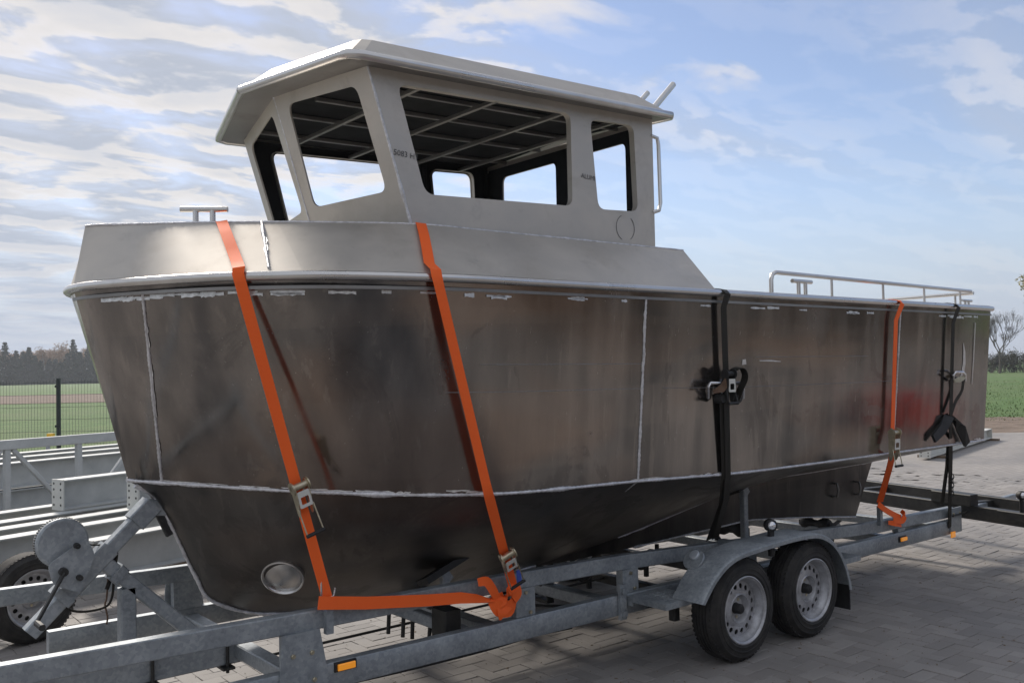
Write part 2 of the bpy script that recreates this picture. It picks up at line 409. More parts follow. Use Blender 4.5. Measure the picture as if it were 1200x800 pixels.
def tag(o, label, cat, group=None):
    o['label'] = label; o['category'] = cat
    if group: o['group'] = group
    return o
def struct(o): o['kind'] = 'structure'; return o
def stuff(o): o['kind'] = 'stuff'; return o
def rrect(pts, r, n=5):
    """round the corners of a 2-D polygon"""
    out_ = []; m = len(pts)
    for i in range(m):
        p0, p, p1 = Vector(pts[i - 1]), Vector(pts[i]), Vector(pts[(i + 1) % m])
        a = p + (p0 - p).normalized() * min(r, (p0 - p).length * .45); b_ = p + (p1 - p).normalized() * min(r, (p1 - p).length * .45)
        for k in range(n + 1):
            u = k / n; out_.append(tuple(a * (1 - u) ** 2 + p * 2 * u * (1 - u) + b_ * u * u))
    return out_
def crom(pts, per=6):
    P = [Vector(p) for p in pts]; res = []
    for i in range(len(P) - 1):
        p0 = P[i - 1] if i else P[0] * 2 - P[1]; p1, p2 = P[i], P[i + 1]; p3 = P[i + 2] if i + 2 < len(P) else P[-1] * 2 - P[-2]
        for k in range(per):
            u = k / per
            res.append(.5 * ((2 * p1) + (-p0 + p2) * u + (2 * p0 - 5 * p1 + 4 * p2 - p3) * u * u + (-p0 + 3 * p1 - 3 * p2 + p3) * u ** 3))
    res.append(P[-1]); return res
def lerp(a, b_, t): return a + (b_ - a) * t
def interp(tab, x):
    if x <= tab[0][0]: return tab[0][1]
    for (a, va), (b_, vb) in zip(tab, tab[1:]):
        if x <= b_: return va + (vb - va) * (x - a) / (b_ - a)
    return tab[-1][1]
def mir(p): return Vector((p[0], -p[1], p[2]))
def weldline(path, r, seed=0):
    """a hand-laid bead: a tube of uneven radius"""
    P = [Vector(p) for p in path]; fine = []
    for a, b_ in zip(P, P[1:]):
        k = max(1, int((b_ - a).length / .012))
        fine += [a.lerp(b_, i / k) for i in range(k)]
    fine.append(P[-1])
    rr = random.Random(seed)
    mb = MB(); mb.tube(fine, r, 6, [r * (.8 + .9 * noise.noise(p * 7 + Vector((seed, 0, 0))) ** 2 * 2 + .22 * (q % 2) + .15 * rr.random()) for q, p in enumerate(fine)]); return mb

# ================================================================== ground
def cw(xc, z, h=0.0):
    """a place xc metres right of and z metres ahead of where the photographer stands"""
    p = CAM + R0 * xc + F0 * z; return Vector((p.x, p.y, h))
def sheet(name, outer, z, material, holes=()):
    mb = MB(); loops = [[Vector((p[0], p[1], 0)) for p in outer]] + [[Vector((p[0], p[1], 0)) for p in h] for h in holes]
    fl = [p for l in loops for p in l]
    mb.add([(p.x, p.y, z) for p in fl], [tuple(t_) for t_ in tessellate_polygon(loops)])
    o = mb.build(name, material, smooth=0, merge=0)
    if o.data.polygons[0].normal.z < 0: o.data.flip_normals()
    return struct(o)
sheet('field', [(-2500, -2500), (2500, -2500), (2500, 2500), (-2500, 2500)], -.06, 'field_grass')
BX0, BX1, BY0, BY1 = -4.6, 9.6, -3.4, 7.2
def wav(p0, p1, n, a, seed):
    r_ = random.Random(seed); return [p0.lerp(p1, k / n) + Vector((r_.uniform(-a, a), r_.uniform(-a, a), 0)) for k in range(n + 1)]
yard = [cw(-60, -40), cw(60, -40), cw(60, 20)] + wav(cw(40, 20.6), cw(7.5, 21.6), 26, .22, 3) + [cw(4, 14.6), cw(-60, 14.4)]
sheet('yard_paving', yard, -.002, 'concrete_paving_far', [[(BX0, BY0), (BX1, BY0), (BX1, BY1), (BX0, BY1)]])
sheet('bare_earth', [cw(60, 19)] + [cw(7, 19)] + wav(cw(7, 28.2), cw(40, 25.4), 30, .5, 5), -.02, 'bare_earth')
sheet('ploughed_strip', wav(cw(-140, 66), cw(20, 66), 30, .8, 8) + wav(cw(20, 102), cw(-140, 102), 30, 1.2, 9), -.03, 'bare_earth')

# block paving in herringbone: blocks 0.2 x 0.1 m
bed = sheet('pavement', [(BX0, BY0), (BX1, BY0), (BX1, BY1), (BX0, BY1)], -.016, 'joint_sand')
blocks = []
nx = round((BX1 - BX0) / .1); ny = round((BY1 - BY0) / .1)
for j in range(ny):
    for i in range(nx):
        k = (i - j) % 4
        if k == 0 and i + 1 < nx: blocks.append((BX0 + i * .1 + .1, BY0 + j * .1 + .05, 0))
        elif k == 3 and j + 1 < ny: blocks.append((BX0 + i * .1 + .05, BY0 + j * .1 + .1, 1))
        elif (k == 0) or (k == 3) or (k == 1 and i == 0) or (k == 2 and j == 0): blocks.append((BX0 + i * .1 + .05, BY0 + j * .1 + .05, 2))
def pavermesh(lx, ly, g_=.0024, ch=.003):
    a, b_ = lx / 2 - g_ / 2, ly / 2 - g_ / 2
    vs = [(sx * a, sy * b_, -.03) for sx, sy in ((-1, -1), (1, -1), (1, 1), (-1, 1))] + [(sx * a, sy * b_, -ch * .7) for sx, sy in ((-1, -1), (1, -1), (1, 1), (-1, 1))] + \
         [(sx * (a - ch), sy * (b_ - ch), 0) for sx, sy in ((-1, -1), (1, -1), (1, 1), (-1, 1))]
    fs = [(8, 9, 10, 11)]
    for q in (0, 4):
        for k in range(4): fs.append((q + k, q + (k + 1) % 4, q + 4 + (k + 1) % 4, q + 4 + k))
    return vs, fs
pm = []
for lx, ly in ((.2, .1), (.1, .2)):
    mb = MB(); mb.add(*pavermesh(lx, ly)); pm.append(mb.mesh('paver', smooth=0, merge=0)); pm[-1].materials.append(MATS['concrete_paver'])
def inview(x, y):
    u, v, z = proj((x, y, 0)); return 10 < u < 1190 and 560 < v < 796
def open_ground(x, y):
    u, v, z = proj((x, y, 0))
    # the ground that shows in front of and beside the trailer
    return (v > 790 - (u - 300) * .225 and u > 380 and not (800 < u < 1010 and v < 790 - (u - 800) * .2)) or (u < 330 and v > 690)
cand = sorted([b_ for b_ in blocks if b_[2] < 2 and inview(b_[0], b_[1])], key=lambda b_: (not open_ground(b_[0], b_[1]), (Vector((b_[0], b_[1], 0)) - CAM).length))
solo = set(cand[:300])
mb = MB(); tones = []
for bl in blocks:
    x, y, o_ = bl; tz = rnd.gauss(0, .0011); tx, ty = rnd.gauss(0, .008), rnd.gauss(0, .008); rz = rnd.gauss(0, .010)
    if bl in solo:
        o = bpy.data.objects.new('paver', pm[o_]); COL.objects.link(o); o.parent = bed; o.location = (x, y, tz); o.rotation_euler = (tx, ty, rz)
    else:
        vs, fs = pavermesh(*((.2, .1), (.1, .2), (.1, .1))[o_])
        mb.add([(x + a - b_ * rz, y + b_ + a * rz, z + tz + a * -ty + b_ * tx) for a, b_, z in vs], fs); tones.append(rnd.random())
po = stuff(mb.build('paver_field', 'concrete_paver_mass', bed, smooth=0, merge=0, recalc=False))
at = po.data.attributes.new('tone', 'FLOAT', 'FACE'); at.data.foreach_set('value', [t_ for t_ in tones for _ in range(9)])

# ================================================================== trees and hedge
def leafmass(mb, c, rad, n, size, r_, shape='ell', flat=1.0):
    for _ in range(n):
        while True:
            p = Vector((r_.uniform(-1, 1), r_.uniform(-1, 1), r_.uniform(-1, 1)))
            if p.length <= 1: break
        q = Vector(c) + Vector((p.x * rad[0], p.y * rad[1], p.z * rad[2])); s_ = size * r_.uniform(.5, 1.3)
        a = Vector((r_.gauss(0, 1), r_.gauss(0, 1), r_.gauss(0, 1) * flat)).normalized(); b_ = a.orthogonal().normalized()
        b_ = (b_ + a.cross(b_) * r_.uniform(-1, 1)).normalized()
        mb.add([q - a * s_, q + b_ * s_ * .55, q + a * s_, q - b_ * s_ * .45], [(0, 1, 2, 3)])
def spruce(base, h, w, r_, label, group):
    t_ = thing('spruce_tree', label, 'tree', base, group)
    tr = MB(); tr.tube([base + Vector((0, 0, -.1)), base + Vector((.1, 0, h * .5)), base + Vector((0, 0, h * .97))], .2, 6, [h * .018, h * .011, .02]); tr.build('trunk', 'bark', t_)
    mb = MB(); lv = 16
    for k in range(lv):
        f = k / (lv - 1); z = h * (.10 + .88 * f); rr_ = w * (1 - f) ** .8 * r_.uniform(.75, 1.1) + .12
        nb = int(5 + 8 * (1 - f)); a0 = r_.uniform(0, 6)
        for q in range(nb):
            a = a0 + q * 2 * PI / nb + r_.uniform(-.25, .25); d = Vector((math.cos(a), math.sin(a), 0)); e_ = rr_ * r_.uniform(.7, 1.1)
            for u in (.25, .5, .75, 1):
                p = base + d * (e_ * u) + Vector((0, 0, z - e_ * u * .35))
                leafmass(mb, p, (.5, .5, .4), 4, .42, r_)
    mb.build('crown', 'spruce_needles', t_, smooth=0, merge=0, recalc=False)
def branchy(mb, p, d, ln, r, depth, r_, tips, spread=.6, upw=.25):
    q = p + d * ln; mid = p.lerp(q, .5) + Vector((r_.gauss(0, 1), r_.gauss(0, 1), r_.gauss(0, 1))) * ln * .05
    mb.tube([p, mid, q], r, 5, [r, r * .85, r * .65], caps=False)
    tips.append((q, depth))
    if depth == 0: return
    for k in range(r_.choice((2, 3, 3))):
        nd = (d + Vector((r_.gauss(0, spread), r_.gauss(0, spread), r_.gauss(upw, .25)))).normalized()
        branchy(mb, p.lerp(q, r_.uniform(.55, 1.0)), nd, ln * r_.uniform(.6, .85), r * .62, depth - 1, r_, tips, spread, upw)
def broad(base, h, r_, label, group, leafmat, nleaf, lsize, name='birch_tree', bark='birch_bark', depth=4, w=.25):
    t_ = thing(name, label, 'tree', base, group); mb = MB(); tips = []
    q = base + Vector((0, 0, -.1)); top = base + Vector((r_.gauss(0, .02) * h, r_.gauss(0, .02) * h, h * .36))
    mb.tube([q, base.lerp(top, .5) + Vector((.01 * h, 0, 0)), top], .1, 7, [h * .016, h * .013, h * .011], caps=False)
    for k in range(5):
        a = r_.uniform(0, 6.28); z0 = r_.uniform(.5, 1.0)
        branchy(mb, base.lerp(top, z0), Vector((math.cos(a) * .5, math.sin(a) * .5, 1)).normalized(), h * r_.uniform(.16, .24), h * .008, depth, r_, tips, .35, .35)
    mb.build('trunk', bark, t_, merge=0, recalc=False)
    lm = MB()
    for p, dp in tips:
        if dp <= 2 and nleaf: leafmass(lm, p, (w * h * .22,) * 3, nleaf, lsize, r_)
    if nleaf: lm.build('crown', leafmat, t_, smooth=0, merge=0, recalc=False)
tr = random.Random(11)
far = [(8, 322, 'b', 13.6), (0, 325, 'b', 13.2), (32, 318, 'b', 13.9), (56, 325, 'b', 14.3), (83, 318, 'b', 14.8), (96, 330, 'b', 14.4), (108, 322, 'b', 14.6), (48, 298, 's', 7.5), (71, 296, 's', 7.0), (23, 294, 's', 8.2), (88, 295, 's', 8.4), (109, 295, 's', 8.4), (14, 296, 's', 9.0), (-60, 300, 's', 13), (-38, 310, 's', 12), (-20, 300, 's', 13.5), (-6, 292, 's', 13.2), (6, 296, 's', 13.8), (14, 330, 'b', 13.2), (19, 305, 's', 11.2), (27, 300, 's', 10.6), (34, 302, 's', 12.2), (26, 335, 'b', 14.2),
       (41, 300, 's', 9.4), (46, 312, 'b', 14.0), (52, 308, 'b', 14.4), (38, 330, 'b', 13.6), (58, 305, 's', 8.2), (61, 318, 'b', 13.4), (68, 312, 'b', 15.2), (72, 318, 'b', 15.0), (65, 300, 's', 8.0), (79, 300, 's', 9.8), (77, 325, 'b', 14.2), (86, 304, 's', 14.6), (91, 325, 'b', 14.0),
       (94, 298, 's', 10.2), (100, 312, 'b', 14.6), (104, 300, 's', 12.2), (112, 306, 's', 14.0), (119, 315, 'b', 14.2), (130, 300, 's', 13), (150, 302, 's', 12), (172, 308, 'b', 14)]
for px, D, kind, h in far:
    p = CAM + ray(px, 444) * D; p.z = -.06
    if kind == 's': spruce(p, h, h * .34, tr, 'dark spruce in the far treeline across the field', 'spruces of the far treeline')
    else: broad(p, h, tr, 'tan autumn birch rising among spruces of the far treeline', 'birches of the far treeline', 'birch_autumn_leaves', 12, .30, depth=3, w=.42)
def ground_at(px, D):
    p = CAM + ray(px, 421) * D; p.z = -.06; return p
broad(ground_at(1171, 112), 8.2, random.Random(5), 'bare spindly tree standing alone above the hedge behind the stern', None, 'hedge_leaves', 1, .05, 'bare_tree', 'bark', 6, .2)
broad(ground_at(1236, 78), 10.5, random.Random(9), 'pale yellow birch at the end of the hedge', None, 'yellow_birch_leaves', 14, .16, 'birch_tree', 'birch_bark', 4, .3)
for k, (px, D, h, w) in enumerate([(1140, 122, 2.8, 3.0), (1156, 118, 3.0, 2.6), (1168, 120, 2.7, 2.8), (1181, 117, 3.5, 2.8), (1194, 119, 3.7, 3.0), (1206, 116, 3.4, 3.0), (1222, 118, 3.8, 3.2), (1242, 118, 3.4, 3.2)]):
    base = ground_at(px, D); r_ = random.Random(40 + k)
    t_ = thing('hedge_bush', 'dark leafless bush in the hedge across the grass', 'bush', base, 'bushes of the hedge')
    mb = MB(); tips = []
    for q in range(9):
        a = r_.uniform(0, 6.28); branchy(mb, base + Vector((math.cos(a), math.sin(a), 0)) * w * .25, Vector((math.cos(a) * .5, math.sin(a) * .5, 1)).normalized(), h * .36, .03, 3, r_, tips, .4, .3)
    stuff(mb.build('stem', 'bark', t_, merge=0, recalc=False))
    lm = MB()
    for q in range(26):
        c = base + Vector((r_.uniform(-.5, .5) * w, r_.uniform(-.5, .5) * w, h * r_.uniform(.08, .62))); leafmass(lm, c, (.55, .55, .5), 26, .13, r_)
    for p_, dp in tips:
        if dp < 2 and r_.random() < .5: leafmass(lm, p_, (.2,) * 3, 3, .1, r_)
    lm.build('crown', 'hedge_leaves', t_, smooth=0, merge=0, recalc=False)
# grass on the field beyond the yard, right of the boat
gr = random.Random(21); mb = MB()
for _ in range(7000):
    z = 26 + 50 * gr.random() ** 1.7; xc = z * gr.uniform(.40, .80); p = cw(xc, z, -.06)
    hgt = gr.uniform(.05, .15) * (1 + .5 * noise.noise(p * .3)); a = gr.uniform(0, 6.28); d = Vector((math.cos(a), math.sin(a), 0)); ln = Vector((gr.gauss(0, .05), gr.gauss(0, .05), hgt))
    mb.add([p - d * .02, p + d * .02, p + ln * .6], [(0, 1, 2)])
o = stuff(mb.build('grass', 'grass_blades', smooth=0, merge=0, recalc=False)); tag(o, 'short green grass growing on the field', 'grass')

# ================================================================== mesh fence
FZ = 15.0
fe = thing('mesh_fence', 'dark green wire mesh fence between the yard and the field', 'fence', cw(-8, FZ))
px0 = (68 - 600) / FPX * FZ
posts = [px0 + 2.5 * k for k in range(-3, 4)]
FH = 1.70
for k, xc in enumerate(posts):
    mb = MB(); mb.bar(cw(xc, FZ, -.06), cw(xc, FZ, FH + .03), .06, .05, up=R0); po_ = mb.build('post', 'green_fence_paint', fe)
    for zc in (.35, .95, 1.6):
        mb = MB(); mb.box(cw(xc, FZ - .03, zc), (.085, .03, .04), (R0, F0, U0)); mb.build('clamp', 'green_fence_paint', po_)
    if k + 1 < len(posts):
        mb = MB(); x0, x1 = xc + .03, posts[k + 1] - .03; n = 48
        for q in range(n + 1):
            a = x0 + (x1 - x0) * q / n; mb.bar(cw(a, FZ - .02, -.03), cw(a, FZ - .02, FH), .0035, .0035, up=R0, ch=.001)
        for q in range(9):
            for dz in (-.03, -.012): mb.bar(cw(x0, FZ + dz, .06 + q * .2), cw(x1, FZ + dz, .06 + q * .2), .0045, .0045, ch=.001)
        mb.build('wire_mesh', 'green_fence_paint', fe, smooth=0, merge=0)
yp = cw((55 - 600) / FPX * 13.6, 13.6)
ym = thing('marker_post', 'small yellow marker post in front of the mesh fence', 'marker', yp)
mb = MB(); mb.bar(yp, yp + Vector((0, 0, .80)), .05, .05); mb.build('post', 'galvanised_steel', ym)
mb = MB(); mb.bar(yp + Vector((0, 0, .80)) - R0 * .08, yp + Vector((0, 0, .80)) + R0 * .09, .06, .06); mb.bar(yp + Vector((0, 0, .87)), yp + Vector((0, 0, .87)) + R0 * .09, .06, .09); mb.build('cap', 'yellow_plastic', ym)

# ================================================================== steel beams in the yard
BA = math.radians(17.7); BU = Vector((math.cos(BA), math.sin(BA), 0)); BV = Vector((-math.sin(BA), math.cos(BA), 0))
def ibeam(label, p0, length, h, b_, group, material='grey_primed_steel', plate0=True, plate1=True, u=None, back=0.0):
    """I-section lying with its web upright; p0 = middle of the underside at the near end"""
    u = u or BU; v = Vector((-u.y, u.x, 0)); p0 = Vector(p0) - u * back; length += back
    t_ = thing('steel_beam', label, 'beam', p0, group); tf, tw = .012, .009
    prof = [(-b_ / 2, 0), (b_ / 2, 0), (b_ / 2, tf), (tw / 2, tf + .012), (tw / 2, h - tf - .012), (b_ / 2, h - tf), (b_ / 2, h), (-b_ / 2, h), (-b_ / 2, h - tf), (-tw / 2, h - tf - .012), (-tw / 2, tf + .012), (-b_ / 2, tf)]
    mb = MB(); mb.sweep(None, [[p0 + u * s_ + v * x + Vector((0, 0, z)) for x, z in prof] for s_ in (0, length)]); mb.build('profile', material, t_, smooth=0)
    for on, s_, sg in ((plate0, 0, -1), (plate1, length, 1)):
        if not on: continue
        c = p0 + u * (s_ + sg * .0085); mb = MB(); mb.box(c + Vector((0, 0, h / 2)), (.015, b_ + .01, h + .01), (u, v, U0)); pl = mb.build('end_plate', 'off_white_primed_steel', t_)
        mb = MB()
        for bx in (-1, 1):
            for q in (.16, .42, .68, .88): mb.lathe([(0.0001, .0015), (.011, .0015), (.011, 0)], c + u * sg * .0078 + v * bx * b_ * .32 + Vector((0, 0, h * q)), u * sg, 10)
        mb.build('bolt_hole', 'dark_painted_steel', pl, smooth=0)
    return t_
GB = 'primed steel beams stacked in the yard'
def zt(px, py, ztop, h): return onZ(px, py, ztop) - Vector((0, 0, h))
beams = []
# front row
ibeam('grey steel beam with bolted end plate at the front of the stack beside the winch', zt(103, 633, .50, .30), 6.5, .30, .15, GB)
for k, (py, lb) in enumerate([(630, 'long grey steel beam right behind the front beam of the stack'), (619, 'second long grey steel beam behind the front beam'), (611, 'third long grey steel beam behind the front beam')]):
    ibeam(lb, zt(0, py, .52, .32), 8.0, .32, .16, GB, back=3.0)
# middle row, two beams lying on top
ibeam('grey steel beam between the front row and the lattice girder', zt(0, 600, .50, .30), 8.0, .30, .15, GB, back=3)
ibeam('short grey beam with off-white end plate lying on top of the stack', zt(69, 562, .80, .27), 1.9, .27, .17, GB)
ibeam('grey beam end half hidden by the bow above the winch', zt(157, 565, .76, .24), 5.0, .24, .16, GB)
# rear row behind the lattice girder
for py, z_, h, lb in [(575, .50, .30, 'grey steel beam low in the rear row under the lattice girder'), (566, .50, .30, 'second low grey beam of the rear row'), (558, .50, .30, 'third low grey beam of the rear row'),
                      (543, .80, .28, 'grey steel beam on the upper layer of the rear row'), (537, .80, .28, 'second grey beam on the upper layer of the rear row'), (532, .80, .28, 'backmost grey beam on the upper layer of the rear row')]:
    ibeam(lb, zt(0, py, z_, h), 9.0, h, .16, GB, back=4)
# bearers of timber under the beams
for k, (px, py) in enumerate([(30, 640), (205, 655), (120, 590), (10, 585)]):
    p = onZ(px, py, .1); p.z = .10
    mb = MB(); mb.bar(p - BV * 1.3, p + BV * 1.5, .14, .195); o = mb.build('timber_bearer', 'sawn_timber'); tag(o, 'sawn timber bearer under the stacked steel beams', 'timber', 'timber bearers under the beams')
# lattice girder
def PL(px, py): return onP(px, py, LG, BV)
LG = onZ(0, 516, 1.10)
lg = thing('lattice_girder', 'light grey lattice girder standing upright among the stacked beams', 'girder', (LG.x, LG.y, 0))
def lgp(s_, z): return LG + BU * s_ + Vector((0, 0, z - LG.z))
mb = MB(); mb.bar(lgp(-4, 1.05), lgp(6, 1.05), .08, .10); mb.build('top_chord', 'grey_primed_steel', lg)
mb = MB(); mb.bar(lgp(-4, .16), lgp(6, .16), .08, .10); mb.build('bottom_chord', 'grey_primed_steel', lg)
s1 = (PL(8, 560) - LG).dot(BU); s2 = (PL(92, 535) - LG).dot(BU); pitch = s2 - s1
for k in range(-3, 5):
    s_ = s1 + k * pitch
    mb = MB(); mb.bar(lgp(s_, .21), lgp(s_, 1.0), .06, .06, up=BV); mb.build('upright', 'grey_primed_steel', lg)
    if k < 4:
        mb = MB(); a, b_ = (1.0, .23) if k % 2 == 0 else (.23, 1.0); mb.bar(lgp(s_ + .06, a), lgp(s_ + pitch - .06, b_), .045, .05, up=BV); mb.build('diagonal', 'grey_primed_steel', lg)
for s_ in (-3.5, 1.0, 5.5):
    mb = MB(); c = lgp(s_, .055); mb.box(c, (.12, .5, .105), (BU, BV, U0)); o = mb.build('timber_bearer', 'sawn_timber'); tag(o, 'short timber block under the lattice girder', 'timber', 'timber blocks under the lattice girder')
# off-white beam on the ground past the stern
a = onZ(1084, 536, .04); b2 = onZ(1157, 513, .04); u_ = (b2 - a).normalized()
ibeam('off-white steel beam lying alone on the paving past the stern', a, (b2 - a).length, .20, .18, None, 'off_white_primed_steel', u=Vector((u_.x, u_.y, 0)))
for s_ in (.5, (b2 - a).length - .1):
    mb = MB(); c = a + u_ * s_; c.z = .018; mb.box(c, (.1, .5, .04), (u_, Vector((-u_.y, u_.x, 0)), U0)); o = mb.build('timber_bearer', 'sawn_timber'); tag(o, 'dark timber slat under the lone off-white beam', 'timber', 'slats under the lone beam')

# ================================================================== the boat
boat = thing('workboat', 'unpainted aluminium workboat with wheelhouse strapped on a galvanised trailer', 'boat', (0, 0, .45))
ALU, CLEAN, BRIGHT, WELD = 'mill_aluminium_hull', 'brushed_aluminium', 'bright_aluminium_tube', 'weld_bead'
ZG = 2.12
GUN = [(-3.335, 0), (-3.315, -.15), (-3.25, -.31), (-3.175, -.46), (-3.03, -.70), (-2.85, -.89), (-2.55, -1.075), (-2.06, -1.185), (-1.6, -1.2), (-.82, -1.2), (0, -1.2), (.8, -1.2), (1.83, -1.2), (2.6, -1.2), (3.29, -1.19)]
CHN = [(-3.105, 0, 1.244), (-3.08, -.04, 1.241), (-3.04, -.085, 1.237), (-2.99, -.13, 1.231), (-2.82, -.28, 1.213), (-2.62, -.48, 1.193), (-2.36, -.72, 1.173), (-2.0, -.96, 1.150), (-1.6, -1.085, 1.134), (-.82, -1.105, 1.116), (0, -1.105, 1.085), (.8, -1.105, 1.075), (1.83, -1.105, 1.07), (2.6, -1.105, 1.068), (3.29, -1.10, 1.066)]
KEL = [(-3.105, -.004, 1.240), (-3.03, -.008, 1.19), (-2.97, -.010, 1.13), (-2.93, -.010, 1.05), (-2.865, -.010, .90), (-2.795, -.010, .745), (-2.70, -.010, .605), (-2.35, -.012, .487), (-1.6, -.015, .468), (-.82, -.03, .468), (0, -.14, .585), (.8, -.16, .715), (1.5, -.16, .812), (2.4, -.16, .825), (3.21, -.16, .833)]
PER = 5
Gc = crom([(x, y, ZG) for x, y in GUN], PER); Cc = crom(CHN, PER); Kc = crom(KEL, PER)
NS = len(Gc)
def kidx(i): return i * PER
def side_pt(i, v):
    a, b_ = Cc[i], Gc[i]; p = a.lerp(b_, v)
    # plates in the bow are gently curved outward
    return p
def plate_rows(i0, i1, vs, off=0.0):
    return [[side_pt(i, v) for v in vs] for i in range(i0, i1 + 1)]
VS = [0, .12, .25, .38, .5, .62, .75, .88, 1]
seams = [0, kidx(3), kidx(9), kidx(12), kidx(14)]
labels = ['curved bow plate', None, None, None]
for a, b_ in zip(seams, seams[1:]):
    for sgn in (1, -1):
        mb = MB(); rows = plate_rows(a, b_, VS)
        if sgn < 0: rows = [[mir(p) for p in r_] for r_ in rows]
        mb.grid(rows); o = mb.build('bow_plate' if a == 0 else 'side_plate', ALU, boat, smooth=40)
# bottom
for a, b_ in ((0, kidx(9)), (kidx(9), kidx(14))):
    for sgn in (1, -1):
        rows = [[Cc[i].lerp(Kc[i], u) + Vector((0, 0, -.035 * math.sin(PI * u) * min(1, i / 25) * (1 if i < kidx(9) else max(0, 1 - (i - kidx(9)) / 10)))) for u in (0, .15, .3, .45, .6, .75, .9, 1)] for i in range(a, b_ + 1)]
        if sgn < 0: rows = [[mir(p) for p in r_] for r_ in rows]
        mb = MB(); mb.grid(rows); mb.build('bottom_plate', 'shaded_aluminium_bottom', boat, smooth=40)
# box keel
KB = [(-.82, .466), (.3, .50), (1.43, .53), (2.2, .46), (2.95, .375)]
def keelbot(x): return interp(KB, x)
js = range(kidx(9), kidx(14) + 1)
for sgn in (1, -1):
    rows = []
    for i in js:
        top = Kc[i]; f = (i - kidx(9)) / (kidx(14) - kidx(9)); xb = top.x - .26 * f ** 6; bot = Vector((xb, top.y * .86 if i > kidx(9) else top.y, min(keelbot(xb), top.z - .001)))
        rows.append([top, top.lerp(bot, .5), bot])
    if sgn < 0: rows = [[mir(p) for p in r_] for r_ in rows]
    mb = MB(); mb.grid(rows); mb.build('keel_side', 'shaded_aluminium_bottom', boat, smooth=40)
    if sgn > 0: krows = rows
mb = MB(); mb.grid([[r_[-1], mir(r_[-1])] for r_ in krows]); mb.grid([[p, mir(p)] for p in krows[-1]]); mb.build('keel_sole', 'shaded_aluminium_bottom', boat, smooth=40)
# transom with V bottom
e0, e1, e2 = Gc[-1], Cc[-1], Kc[-1]
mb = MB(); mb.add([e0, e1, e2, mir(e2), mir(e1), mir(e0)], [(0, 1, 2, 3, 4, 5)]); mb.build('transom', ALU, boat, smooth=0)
# rubbing tube along the gunwale
rail = [p + Vector((0, 0, .012)) for p in Gc]
outn = []
for i, p in enumerate(rail):
    d = (Gc[min(i + 1, NS - 1)] - Gc[max(i - 1, 0)]); n_ = Vector((d.y, -d.x, 0)).normalized()
    if i == 0: n_ = Vector((-1, 0, 0))
    outn.append(n_)
rp = [p + n_ * .012 for p, n_ in zip(rail, outn)]
full = [mir(p) for p in reversed(rp[1:])] + rp
mb = MB(); mb.tube(full, .020, 12); mb.build('rub_rail', BRIGHT, boat, smooth=60)
# dark strip painted in for the shaded gap under the tube
mb = MB(); mb.ribbon([p + Vector((0, 0, -.036)) + n_ * .003 for p, n_ in zip(Gc, outn)], (0, 0, 1), .014, .006); mb.build('rail_gap_shade', 'raw_aluminium_inside', boat)
# deck edge and coaming (the raised bulwark round the foredeck)
TOPC = [(-3.285, 0), (-3.245, -.06), (-3.17, -.12), (-3.09, -.19), (-2.94, -.315), (-2.76, -.45), (-2.46, -.64), (-2.0, -.845), (-1.6, -.853), (-.82, -.853), (-.30, -.853), (-.10, -.853)]
TOPZ = 2.425
BASE = [(x, y * .985) for x, y in GUN[:10]] + [(-.40, -1.182), (-.22, -1.182)]
Tc = crom([(x, y, TOPZ) for x, y in TOPC], PER); Bc = crom([(x, y, ZG + .035) for x, y in BASE], PER)
cs = [0, kidx(6) - 2, len(Tc) - 1]
for a, b_ in zip(cs, cs[1:]):
    for sgn in (1, -1):
        rows = [[Bc[i].lerp(Tc[i], v) for v in (0, .25, .5, .75, 1)] for i in range(a, b_ + 1)]
        if sgn < 0: rows = [[mir(p) for p in r_] for r_ in rows]
        mb = MB(); mb.grid(rows); mb.build('coaming_plate', CLEAN, boat, smooth=40)
# foredeck, aft end of the coaming, after deck and cockpit
mb = MB(); mb.grid([[Tc[i] + Vector((0, 0, -.003)), mir(Tc[i]) + Vector((0, 0, -.003))] for i in range(len(Tc))]); mb.build('foredeck', CLEAN, boat, smooth=40)
mb = MB(); a, b_ = Bc[-1], Tc[-1]; mb.add([a, b_, mir(b_), mir(a)], [(0, 1, 2, 3)]); mb.build('coaming_end', CLEAN, boat)
mb = MB(); ZD = ZG + .034
def rect(x0, x1, y0, y1): return [(x0, y0), (x1, y0), (x1, y1), (x0, y1)]
mb.panel(rect(-.3, 3.28, -1.19, 1.19), [rect(.05, 3.0, -.9, .9)], lambda x, y: (x, y, ZD), (0, 0, 1), .006); mb.build('side_deck', CLEAN, boat, smooth=0)
mb = MB()
for p, q in (((.05, -.9), (3.0, -.9)), ((3.0, -.9), (3.0, .9)), ((3.0, .9), (.05, .9)), ((.05, .9), (.05, -.9))):
    mb.add([(*p, ZD), (*q, ZD), (*q, 1.45), (*p, 1.45)], [(0, 1, 2, 3)])
mb.build('cockpit_lining', 'raw_aluminium_inside', boat, smooth=0)
mb = MB(); mb.add([(.05, -.9, 1.45), (3.0, -.9, 1.45), (3.0, .9, 1.45), (.05, .9, 1.45)], [(0, 1, 2, 3)]); mb.build('cockpit_sole', 'raw_aluminium_inside', boat, smooth=0)

